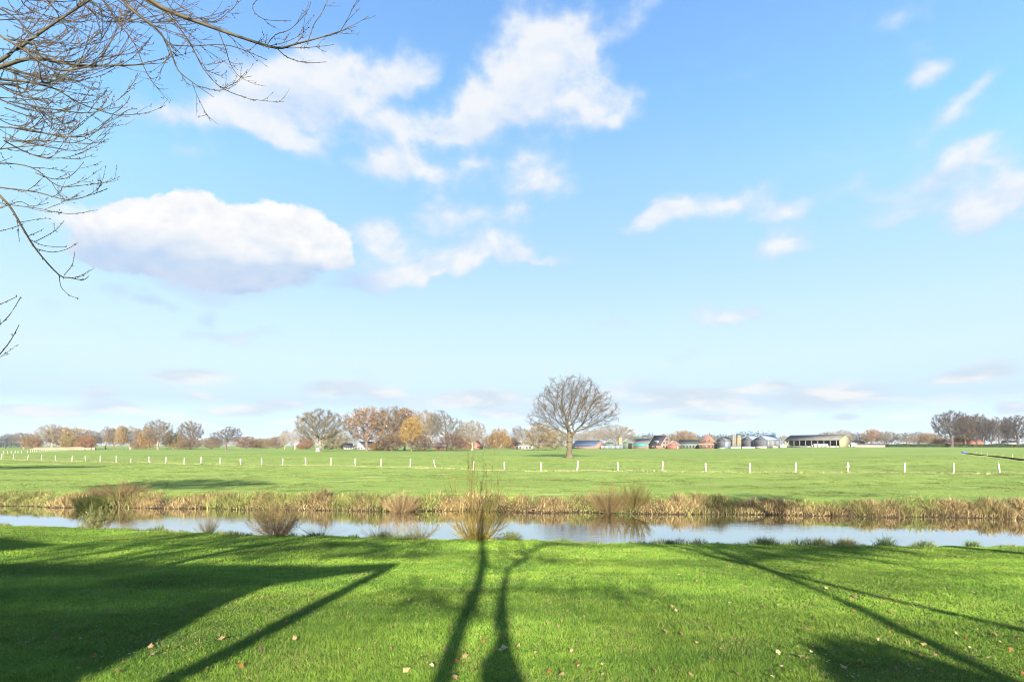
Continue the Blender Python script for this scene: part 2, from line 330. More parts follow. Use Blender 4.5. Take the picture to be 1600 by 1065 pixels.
def ground_mat():
    m = bpy.data.materials.new('grassland'); m.use_nodes = True; t = m.node_tree; n = t.nodes; l = t.links; b = n['Principled BSDF']
    b.inputs['Roughness'].default_value = .95; b.inputs['Specular IOR Level'].default_value = .1
    tcn = n.new('ShaderNodeTexCoord'); 
    def nz(scale, det=5, st=None):
        x = n.new('ShaderNodeTexNoise'); x.inputs['Scale'].default_value = scale; x.inputs['Detail'].default_value = det
        if st:
            mp = n.new('ShaderNodeMapping'); mp.inputs[3].default_value = st; l.new(tcn.outputs['Object'], mp.inputs[0]); l.new(mp.outputs[0], x.inputs['Vector'])
        else: l.new(tcn.outputs['Object'], x.inputs['Vector'])
        return x.outputs['Fac']
    def mr(s, a, bb):
        x = n.new('ShaderNodeMapRange'); l.new(s, x.inputs[0]); x.inputs[1].default_value = a; x.inputs[2].default_value = bb; return x.outputs[0]
    def mix(f, a, bb, bt='MIX'):
        x = n.new('ShaderNodeMix'); x.data_type = 'RGBA'; x.blend_type = bt
        if isinstance(f, float): x.inputs[0].default_value = f
        else: l.new(f, x.inputs[0])
        for s, v in ((x.inputs[6], a), (x.inputs[7], bb)):
            if isinstance(v, tuple): s.default_value = (*v, 1)
            else: l.new(v, s)
        return x.outputs[2]
    at = n.new('ShaderNodeVertexColor'); at.layer_name = 'tint'; sp = n.new('ShaderNodeSeparateColor'); l.new(at.outputs[0], sp.inputs[0])
    mead = mix(mr(nz(.05, 4), .35, .65), (.140, .198, .036), (.212, .256, .056))
    mead = mix(mr(nz(.9, 5), .35, .7), mead, (.145, .220, .048))
    mead = mix(mr(nz(.28, 6, (.6, 1.6, 1)), .60, .72), mead, (.29, .31, .12))
    mead = mix(mr(nz(.5, 5, (.45, 1.3, 1)), .60, .68), mead, (.085, .135, .030))
    lawn = mix(mr(nz(3, 5), .3, .7), (.060, .120, .016), (.10, .165, .025))
    soil = mix(mr(nz(2, 5), .3, .7), (.014, .009, .006), (.045, .032, .018))
    dry = mix(mr(nz(1.4, 5), .3, .7), (.30, .25, .12), (.17, .19, .06))
    c = mix(sp.outputs[0], mead, lawn); c = mix(sp.outputs[1], c, soil); c = mix(sp.outputs[2], c, dry)
    l.new(c, b.inputs['Base Color'])
    bu = n.new('ShaderNodeBump'); bu.inputs['Strength'].default_value = .8; bu.inputs['Distance'].default_value = .15
    l.new(nz(1.3, 8), bu.inputs['Height']); l.new(bu.outputs[0], b.inputs['Normal'])
    return m
# ------------------------------------------------------------------ ground and canal
POSTS = [(3,717.3),(21,717.8),(43,719),(65,719.8),(87,720.3),(112,721),(133.5,721),(157,721),(182,722.5),(205,723.2),(233,723.6),(259,724.2),(288,724.8),(314,725),(344,725.6),(376,726),(409,725.9),
 (442,726.3),(478,727.2),(517.5,728.2),(555,729.3),(595,730.5),(641,731.5),(681,732.2),(739.5,733.8),(788,735),(845,735.6),(902,736),(966,736.6),(1035,737),(1103,737.6),(1171,738.4),(1243,738.9),(1325,739.6),(1413,740.2),(1489.5,740.6),(1562,741)]
fpx = np.array([-400] + [p[0] for p in POSTS] + [1750, 2100]); fd = np.array([150.] + [F * CAMZ / (p[1] - HOR) for p in POSTS] + [56.8, 55])
def fence_d(px): return np.interp(px, fpx, fd)
fxs = (fpx - 800) / F * fd
def fence_y(x): return np.interp(x, fxs, fd)
ys = np.concatenate([np.arange(-30, 4, 2), np.arange(4, 18, .25), np.arange(18, 37, .16), np.arange(37, 60, .4), np.arange(60, 125, .5), 125 * 1.035 ** np.arange(0, 105)])
xp = np.concatenate([np.arange(0, 30, .35), 30 * 1.022 ** np.arange(0, 215)]); xs = np.concatenate([-xp[:0:-1], xp])
GX, GY = np.meshgrid(xs, ys); GZ = ground_z(GX, GY)
nx, ny = len(xs), len(ys); idx = np.arange(nx * ny).reshape(ny, nx)
Fq = np.stack([idx[:-1, :-1], idx[:-1, 1:], idx[1:, 1:], idx[1:, :-1]], -1).reshape(-1, 4)
yl, yf = lip(GX), farw(GX)
lawnm = (GY < yl + .05) * 1.
bank = smooth((GY - yl - .0) / .3) * (1 - smooth((GY - yf - 1.2) / 1.6))
dry = np.exp(-((GY - fence_y(GX) + .1) / .75) ** 2) * .6
colr = np.stack([lawnm, bank, dry * (1 - lawnm)], -1).reshape(-1, 3)
g = link('ground', mesh_from('ground', np.stack([GX, GY, GZ], -1).reshape(-1, 3), [Fq], ground_mat(), col=colr, smooth_shade=True))
tag(g, 'green lawn and wide flat meadow reaching the horizon', 'ground', kind='structure')

def water_mat():
    m = bpy.data.materials.new('canal water'); m.use_nodes = True; t = m.node_tree; n = t.nodes; l = t.links; n.remove(n['Principled BSDF'])
    df = n.new('ShaderNodeBsdfDiffuse'); df.inputs[0].default_value = (.035, .026, .012, 1); gl = n.new('ShaderNodeBsdfGlossy'); gl.inputs['Roughness'].default_value = .02; gl.inputs[0].default_value = (.97, .98, 1, 1)
    lw = n.new('ShaderNodeLayerWeight'); lw.inputs[0].default_value = .5; pw_ = n.new('ShaderNodeMath'); pw_.operation = 'POWER'; l.new(lw.outputs['Facing'], pw_.inputs[0]); pw_.inputs[1].default_value = 1.5
    mx = n.new('ShaderNodeMixShader'); l.new(pw_.outputs[0], mx.inputs[0]); l.new(df.outputs[0], mx.inputs[1]); l.new(gl.outputs[0], mx.inputs[2]); l.new(mx.outputs[0], n['Material Output'].inputs[0])
    tcn = n.new('ShaderNodeTexCoord'); mp = n.new('ShaderNodeMapping'); mp.inputs[3].default_value = (.7, 1.8, 1); l.new(tcn.outputs['Object'], mp.inputs[0])
    a = n.new('ShaderNodeTexNoise'); a.inputs['Scale'].default_value = 3.2; a.inputs['Detail'].default_value = 4; l.new(mp.outputs[0], a.inputs['Vector'])
    a2 = n.new('ShaderNodeTexNoise'); a2.inputs['Scale'].default_value = .12; a2.inputs['Detail'].default_value = 2; l.new(tcn.outputs['Object'], a2.inputs['Vector'])
    mr = n.new('ShaderNodeMapRange'); l.new(a2.outputs['Fac'], mr.inputs[0]); mr.inputs[1].default_value = .42; mr.inputs[2].default_value = .62; mr.inputs[3].default_value = .006; mr.inputs[4].default_value = .07
    bu = n.new('ShaderNodeBump'); bu.inputs['Distance'].default_value = .1; l.new(mr.outputs[0], bu.inputs['Strength']); l.new(a.outputs['Fac'], bu.inputs['Height']); l.new(bu.outputs[0], gl.inputs['Normal'])
    return m
w = MB(); w.add([(-400, 20, WATER), (-200, 30, WATER), (-60, 18, WATER), (60, 8, WATER), (200, -6, WATER), (400, -30, WATER), (400, 0, WATER), (200, 20, WATER), (60, 40, WATER), (-60, 48, WATER), (-200, 60, WATER), (-400, 85, WATER)], [tuple(range(12))])
tag(w.build('water', water_mat()), 'calm brown canal water mirroring the sky and reeds', 'water', kind='structure')

# ------------------------------------------------------------------ blades: thin curved strips, many in one mesh (uncountable growth)
def blades(name, px, py, pz, h, w, lean, col, material, seed=0, curve=.5, top=1.15):
    r = rs(seed + 1000); n = len(px); th = r.uniform(0, 2 * np.pi, n); ph = r.uniform(0, 2 * np.pi, n)
    side = np.stack([np.cos(th), np.sin(th), np.zeros(n)], -1) * (w / 2)[:, None]
    ld_ = np.stack([np.cos(ph), np.sin(ph), np.zeros(n)], -1) * (lean * h)[:, None]
    base = np.stack([px, py, pz], -1); up = np.zeros((n, 3)); up[:, 2] = h
    mid = base + up * .55 + ld_ * .3; tip = base + up * (1 - .3 * lean[:, None]) + ld_
    V = np.stack([base - side, base + side, mid + side * .8, mid - side * .8, tip], 1).reshape(-1, 3)
    o = np.arange(n)[:, None] * 5
    q = o + np.array([[0, 1, 2, 3]]); t3 = o + np.array([[3, 2, 4]])
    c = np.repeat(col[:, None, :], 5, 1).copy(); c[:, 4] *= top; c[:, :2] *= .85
    return link(name, mesh_from(name, V, [q, t3], material, col=c.reshape(-1, 3)))
# lawn
r = rs(11); n = 1150000
d = 3.2 * (27 / 3.2) ** (r.rand(n) ** .95); u = r.uniform(-1.12, 1.12, n); x = u * (d + .8); y = d
ok = (y < lip(x) + .25); x, y, d = x[ok], y[ok], d[ok]
cl = vnoise(x * 14, y * 9, 21) * .5 + vnoise(x * 2.3, y * 2.3, 22) * .5
h = (.022 + .028 * cl + .012 * r.rand(len(x))) * np.clip(.9 + d * .015, 1, 1.3); w_ = np.clip(.00085 * d, .0036, .015) * r.uniform(.7, 1.3, len(x))
pat = (vnoise(x * .5, y * .9, 23) * .6 + vnoise(x * 2.5, y * 4, 24) * .4)[:, None]; rr = r.rand(len(x), 1)
c = np.array([.095, .195, .022]) * (1 - rr) + np.array([.205, .290, .045]) * rr
h_ = 0; c = c * (np.array([.46, .60, .45]) + np.array([.94, .66, .62]) * pat) * (.8 + .4 * cl[:, None]); c *= (.78 + .44 * smooth((vnoise(x * .33, y * .6, 25) - .3) / .4))[:, None]; h *= 1 + 1.1 * (vnoise(x * 5, y * 5, 26) > .82) * r.rand(len(x)); dead = r.rand(len(x)) < .02 + .10 * (vnoise(x * 1.7, y * 2.2, 27) > .72); c[dead] = (.30, .24, .10)
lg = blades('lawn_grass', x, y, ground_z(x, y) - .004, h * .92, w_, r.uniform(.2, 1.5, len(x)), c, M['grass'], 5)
tag(lg, 'short bright green lawn grass in the foreground', 'grass', kind='stuff')
# meadow tussocks beyond the canal
n = 300000; d = 33 * (170 / 33.) ** (r.rand(n) ** 1.0); x = r.uniform(-1.05, 1.05, n) * (d + 2); y = d
ok = y > farw(x) + 1.6; x, y, d = x[ok], y[ok], d[ok]
cl = vnoise(x * 1.1, y * .9, 31) * .6 + vnoise(x * .22, y * .35, 32) * .4
h = (.03 + .11 * cl ** 2) * r.uniform(.6, 1.3, len(x)); w_ = np.clip(.0011 * d, .03, .12) * r.uniform(.6, 1.3, len(x))
rr = r.rand(len(x), 1); c = np.array([.122, .180, .038]) * (1 - rr) + np.array([.245, .290, .078]) * rr; c *= np.where(cl > .62, .62, 1.)[:, None]; c *= (.65 + .55 * vnoise(x * .15, y * .25, 33)[:, None])
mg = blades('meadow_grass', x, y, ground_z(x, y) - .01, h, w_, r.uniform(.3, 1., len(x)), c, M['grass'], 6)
tag(mg, 'rough green pasture grass across the canal', 'grass', kind='stuff')
# dry grass along the fence line
n = 16000; x = r.uniform(-115, 62, n); y = fence_y(x) + r.normal(-.1, .38, n)
cl = vnoise(x * .9, y * .3, 41); ok = r.rand(n) < .25 + cl; x, y, cl = x[ok], y[ok], cl[ok]
c = np.array([.30, .27, .13]) * (1 - .5 * r.rand(len(x), 1)) + np.array([0, .05, 0]) * r.rand(len(x), 1)
fg = blades('dry_grass', x, y, ground_z(x, y) - .01, r.uniform(.08, .26, len(x)), np.clip(.0013 * y, .05, .13), r.uniform(.3, 1, len(x)), c, M['reed'], 7)
tag(fg, 'strip of pale dry grass under the meadow fence', 'dry grass', kind='stuff')

# reeds on the far bank
n = 95000; x = np.concatenate([r.uniform(-48, 42, n)]); e = r.gamma(2.0, .42, n) + np.where(r.rand(n) < .05, -.1, .8); y = farw(x) + e
cl = vnoise(x * .45, x * 0 + .5, 51); cl2 = vnoise(x * 1.6, y * 1.2, 52); kind_n = vnoise(x * .8, y * .5, 53)
dens = np.clip(.35 + .9 * cl2, 0, 1) * (1 - smooth((e - 1.2 - 1.2 * cl) / .8)); ok = r.rand(n) < dens
x, y, e, cl, cl2, kind_n = [v[ok] for v in (x, y, e, cl, cl2, kind_n)]
leftfade = smooth((x + 32) / 8) * .6 + .4
h = (.22 + 1.15 * cl ** 1.5 * cl2 + .22 * cl2) * r.uniform(.45, 1.25, len(x)) * leftfade * np.where(x > 12, .85, 1) * .62 * (.5 + .95 * vnoise(x * .9, x * 0 + 2, 57)); rr = r.rand(len(x), 1)
tan = np.array([.36, .27, .125]) * rr + np.array([.12, .085, .038]) * (1 - rr)
olive = np.array([.27, .25, .085]) * rr + np.array([.12, .145, .04]) * (1 - rr)
c = np.where((kind_n + .35 * (r.rand(len(x)) - .5) > .54)[:, None], tan, olive); c = c * (.55 + .75 * vnoise(x * 1.1, y * .7, 54)[:, None]) * r.uniform(.55, 1.5, (len(x), 1))
rd = blades('reed_bank', x, y, ground_z(x, y) - .03, h, r.uniform(.014, .04, len(x)), r.uniform(.15, 1.5, len(x)), c, M['reed'], 8)
tag(rd, 'tan and olive dry reeds lining the far canal bank', 'reeds', kind='stuff')
# fringe of grass and weeds on the near lip
n = 22000; x = r.uniform(-27, 24, n); y = lip(x) + r.uniform(-.15, .42, n); cl = (vnoise(x * 1.1, x * 0, 61) * .6 + vnoise(x * 3.7, x * 0, 62) * .4) ** 2.4
h = (.04 + .50 * cl) * r.uniform(.4, 1.2, n); rr = r.rand(n, 1); c = np.array([.09, .17, .03]) * rr + np.array([.26, .24, .09]) * (1 - rr); c *= (.6 + .6 * vnoise(x * .7, x * 0, 63)[:, None])
nf = blades('bank_grass', x, y, ground_z(x, y) - .02, h, r.uniform(.008, .02, n), r.uniform(.2, .9, n), c, M['grass'], 9)
tag(nf, 'ragged grass fringe along the near canal edge', 'grass', kind='stuff')

# ------------------------------------------------------------------ tree generator (space colonisation)
def colonize(A, trunk, step, di, dk, iters=200):
    nodes = [np.array(p, float) for p in trunk]; par = [-1] + list(range(len(trunk) - 1)); A = np.array(A)
    P = np.array(nodes); D = np.linalg.norm(A[:, None] - P[None], axis=2); near = D.argmin(1); nd = D.min(1)
    for it in range(iters):
        if not len(A): break
        act = nd < di
        if not act.any(): 
            if it > 3: break
            act = nd <= nd.min() + step
        ids = near[act]; dirs = A[act] - P[ids]; dirs /= np.linalg.norm(dirs, axis=1)[:, None] + 1e-9
        un, inv = np.unique(ids, return_inverse=True); sm = np.zeros((len(un), 3)); np.add.at(sm, inv.ravel(), dirs)
        ln = np.linalg.norm(sm, axis=1); sm = sm[ln > .2]; un = un[ln > .2]; ln = ln[ln > .2]
        if not len(un): break
        new = P[un] + sm / ln[:, None] * step + np.random.RandomState(it).normal(0, step * .12, (len(un), 3))
        base = len(P); P = np.concatenate([P, new]); par += list(un)
        D = np.linalg.norm(A[:, None] - new[None], axis=2); m = D.min(1); j = D.argmin(1) + base
        up = m < nd; nd = np.where(up, m, nd); near = np.where(up, j, near)
        keep = nd > dk; A, nd, near = A[keep], nd[keep], near[keep]
    return P, np.array(par)
def radii(P, par, tip, expo=2.3, rmax=None):
    n = len(P); acc = np.zeros(n); kids = np.zeros(n, int); main = np.full(n, -1); best = np.zeros(n)
    for i in range(n - 1, -1, -1):
        if kids[i] == 0: acc[i] = tip ** expo
        p = par[i]
        if p >= 0:
            acc[p] += acc[i]; kids[p] += 1
            if acc[i] > best[p]: best[p] = acc[i]; main[p] = i
    R_ = acc ** (1 / expo)
    if rmax: R_ = np.minimum(R_, R_ * 0 + 1e9); R_ *= 1; s = rmax / R_[0]; R_ = tip * (R_ / tip) ** (math.log(rmax / tip) / math.log(R_[0] / tip))
    return R_, kids, main
def edges_mesh(P0, P1, D0, D1, R0, R1, k):
    def ring(Pp, Dd, Rr):
        ref = np.where(np.abs(Dd[:, 2:3]) > .8, np.array([[.6, .8, 0]]), np.array([[0, .1, 1.]]))
        a = np.cross(Dd, ref); a /= np.linalg.norm(a, axis=1)[:, None] + 1e-9; b = np.cross(Dd, a)
        an = np.linspace(0, 2 * np.pi, k, endpoint=False)
        return Pp[:, None] + Rr[:, None, None] * (np.cos(an)[None, :, None] * a[:, None] + np.sin(an)[None, :, None] * b[:, None])
    V = np.concatenate([ring(P0, D0, R0), ring(P1, D1, R1)], 1); n = len(P0)
    q = np.array([[j, (j + 1) % k, k + (j + 1) % k, k + j] for j in range(k)]); Fq = (np.arange(n)[:, None, None] * 2 * k + q[None]).reshape(-1, 4)
    return V.reshape(-1, 3), Fq
def join(parts):
    Vs, Fs, o = [], [], 0
    for V, Fq in parts:
        if len(V): Vs.append(V); Fs.append(Fq + o); o += len(V)
    return np.concatenate(Vs), np.concatenate(Fs)
def ellipsoids(r, specs, n):
    out = []
    tot = sum(s[3] * s[4] * s[5] for s in specs)
    for (cx, cy, cz, a, b, c) in specs:
        m = int(n * a * b * c / tot); v = r.normal(0, 1, (m, 3)); v /= np.linalg.norm(v, axis=1)[:, None]
        v *= (r.rand(m) ** .42)[:, None]; out.append(v * (a, b, c) + (cx, cy, cz))
    return np.concatenate(out)
def make_tree(seed, specs, n, trunk, rmax, step=.5, di=5, dk=.9, tip=.014, twigs=3, twl=(.5, 1.2), twr=.014, leaves=0, leaf=.3, droop=0, split=.05, expo=2.3, second=False, flare=1.5, jit=.0):
    """returns (trunk verts, faces), (crown verts, faces, colours)"""
    r = rs(seed); A = ellipsoids(r, specs, n); P, par = colonize(A, trunk, step, di, dk)
    R_, kids, main = radii(P, par, tip, expo, rmax)
    D = np.zeros_like(P); D[1:] = P[1:] - P[par[1:]]; D /= np.linalg.norm(D, axis=1)[:, None] + 1e-9; D[0] = (0, 0, 1)
    R_[0] *= flare; 
    if len(R_) > 1: R_[1] *= 1 + (flare - 1) * .25
    i = np.arange(1, len(P)); p = par[i]; ismain = main[p] == i
    r0 = np.where(ismain, R_[p], np.minimum(R_[p], R_[i] * 1.25)); d0 = np.where(ismain[:, None], D[p], D[i])
    thick = R_[i] > split
    tv = join([edges_mesh(P[p][m], P[i][m], d0[m], D[i][m], r0[m], R_[i][m], kk) for m, kk in ((thick & (R_[i] > .12), 9), (thick & (R_[i] <= .12), 5)) if m.any()])
    cparts = []
    m = ~thick
    if m.any(): cparts.append(edges_mesh(P[p][m], P[i][m], d0[m], D[i][m], r0[m], R_[i][m], 3))
    # twigs off thin nodes
    thin = np.where(R_ < max(split * .8, tip * 2.5))[0]
    b = np.repeat(thin, twigs); cen = P.mean(0)
    dirs = D[b] * .7 + r.normal(0, .6, (len(b), 3)) + np.array([0, 0, .15 - droop]); dirs /= np.linalg.norm(dirs, axis=1)[:, None]
    ln = r.uniform(*twl, len(b)); q0 = P[b] - D[b] * step * r.rand(len(b))[:, None]; q1 = q0 + dirs * ln[:, None] * .55
    dirs2 = dirs + r.normal(0, .3, dirs.shape) + np.array([0, 0, .1]); dirs2 /= np.linalg.norm(dirs2, axis=1)[:, None]; q2 = q1 + dirs2 * ln[:, None] * .5
    tr = np.full(len(b), twr)
    cparts += [edges_mesh(q0, q1, dirs, dirs, tr, tr * .75, 3), edges_mesh(q1, q2, dirs, dirs2, tr * .75, tr * .35, 3)]
    if second:
        b2 = np.repeat(np.arange(len(q1)), 2); dd = dirs2[b2] + r.normal(0, .7, (len(b2), 3)); dd /= np.linalg.norm(dd, axis=1)[:, None]
        s0 = q1[b2] + (q2 - q1)[b2] * r.uniform(-.6, .8, len(b2))[:, None]; cparts.append(edges_mesh(s0, s0 + dd * r.uniform(.2, .5, len(b2))[:, None], dd, dd, np.full(len(b2), twr * .6), np.full(len(b2), twr * .3), 3))
    CV, CF = join(cparts); cc = np.tile([1., 1., 1.], (len(CV), 1))
    if leaves:
        bi = r.choice(len(q2), leaves); cp = q2[bi] + r.normal(0, .35, (leaves, 3)); a = r.normal(0, 1, (leaves, 3)); a /= np.linalg.norm(a, axis=1)[:, None]
        b_ = np.cross(a, r.normal(0, 1, (leaves, 3))); b_ /= np.linalg.norm(b_, axis=1)[:, None]; s = leaf * r.uniform(.5, 1.2, leaves)[:, None]
        LV = np.stack([cp - a * s, cp - b_ * s * .6, cp + a * s, cp + b_ * s * .6], 1).reshape(-1, 3); o = len(CV)
        LF = o + np.arange(leaves * 4).reshape(-1, 4)
        CV = np.concatenate([CV, LV]); CF = np.concatenate([CF, LF])
        sh = r.uniform(.6, 1.35, (leaves, 1)); hue = np.array([1.15, 1.0, .8]) * r.uniform(.85, 1.15, (leaves, 3))
        cc = np.concatenate([cc * np.array([.85, .9, 1.1]), np.repeat(sh * hue, 4, 0)])
    return tv, (CV, CF, cc)
def tree_obj(name, label, loc, tm, cm, sc, rz, bark, crown, group=None, cat='tree'):
    o = empty(name, loc, rz); o.scale = sc; tag(o, label, cat, group)
    t = link('trunk', tm, o); t.color = (*bark, 1)
    if cm: c = link('crown', cm, o); c.color = (*crown, 1)
    return o
def tree_meshes(tv, cv, nm='tree'):
    tm = mesh_from(nm + ' trunk', tv[0], [tv[1]], M['bark_far'], smooth_shade=True)
    cm = mesh_from(nm + ' crown', cv[0], [cv[1]], M['twig_far'], col=cv[2]); return tm, cm
def trunkline(h, n, r, lean=(0, 0), wob=.12):
    return [(lean[0] * (i / n) ** 1.5 + r.normal(0, wob) * (i > 1), lean[1] * (i / n) + r.normal(0, wob) * (i > 1), h * i / n) for i in range(n + 1)]

# the big lone oak
OD = 130.; ox = X(890, OD); oz = gz(ox, OD); oh = Z(581, OD) - oz
tv, cv = make_tree(3, [(.9, 0, 12.3, 9.0, 8.6, 6.6), (.5, 0, 15.6, 6.4, 6.4, 4.6), (-4.5, 0, 9.3, 5.0, 5, 3.4), (7.6, 0, 10, 3.5, 4, 2.8)], 2900, trunkline(5.6, 8, rs(2)), .60, step=.42, di=4.6, dk=.86, tip=.024, twigs=4, twl=(.5, 1.4), twr=.014, split=.07, second=True, flare=1.75)
tm, cm = tree_meshes(tv, cv, 'oak')
topz = cv[0][:, 2].max(); s = oh / topz
ox_ = cv[0][:, 0]; sx = (140 / F * OD) / (np.percentile(ox_, 99.7) - np.percentile(ox_, .3))
oak = tree_obj('oak_tree', 'tall bare oak with broad round crown standing alone in the meadow', (ox, OD, oz - .1), tm, cm, (sx, s, s), 0, (.090, .072, .045), (.090, .068, .042))

# prototypes, 20 m high
PROTO = {}
def proto(kind, i, **k):
    tv, cv = make_tree(**k); z = np.percentile(cv[0][:, 2], 99.8); w = (np.percentile(cv[0][:, 0], 99.5) - np.percentile(cv[0][:, 0], .5))
    PROTO.setdefault(kind, []).append((*tree_meshes(tv, cv, f'{kind} tree'), z, w))
proto('bare', 0, seed=21, specs=[(0, 0, 12, 8.2, 7.5, 7.2), (-3, 0, 8, 4.5, 4, 3.5)], n=1100, trunk=trunkline(4, 6, rs(1)), rmax=.55, step=.6, tip=.04, twr=.042, twl=(.6, 1.6), twigs=6, split=.08)
proto('bare', 1, seed=22, specs=[(0, 0, 11, 6.2, 6, 7.6), (2.5, 0, 14.5, 3.5, 3, 4)], n=1000, trunk=trunkline(3.6, 6, rs(2), (.8, 0)), rmax=.48, step=.6, tip=.04, twr=.042, twl=(.6, 1.6), twigs=6, split=.08)
proto('bare', 2, seed=23, specs=[(-2.5, 0, 10, 6.5, 5, 5.6), (3, 0, 12.5, 5.5, 5, 6.6)], n=1100, trunk=trunkline(3, 5, rs(3)), rmax=.52, step=.6, tip=.04, twr=.042, twl=(.6, 1.6), twigs=6, split=.08)
proto('leafy', 0, seed=31, specs=[(0, 0, 11.8, 8.4, 8, 7.6)], n=800, trunk=trunkline(3.6, 6, rs(4)), rmax=.45, step=.65, tip=.03, twr=.026, twigs=3, leaves=6500, leaf=.30, split=.08)
proto('leafy', 1, seed=32, specs=[(0, 0, 11, 6, 6, 8), (2, 0, 8, 5, 5, 4)], n=700, trunk=trunkline(3.5, 5, rs(5)), rmax=.4, step=.65, tip=.03, twr=.026, twigs=3, leaves=7000, leaf=.30, split=.08)
proto('bush', 0, seed=41, specs=[(0, 0, 5, 6, 5, 4.6), (-3, 0, 3.5, 4, 4, 3)], n=700, trunk=[(0, 0, 0), (0, 0, .7), (.1, 0, 1.3)], rmax=.25, step=.5, di=6, tip=.03, twr=.028, twigs=5, leaves=5000, leaf=.26, split=.09)
proto('bush', 1, seed=42, specs=[(0, 0, 5, 5, 5, 5), (3, 0, 4, 4, 4, 3)], n=700, trunk=[(0, 0, 0), (0, 0, .6), (-.1, 0, 1.2)], rmax=.25, step=.5, di=6, tip=.03, twr=.028, twigs=7, leaves=2200, leaf=.24, split=.09)

GREY = (.31, .24, .16); BROWN = (.31, .22, .13); ORANGE = (.31, .22, .13); YEL = (.40, .29, .11); OLIVE = (.33, .28, .12); TAN = (.42, .31, .17); PALE = (.46, .37, .26); DARK = (.13, .10, .08); RED = (.34, .19, .11)
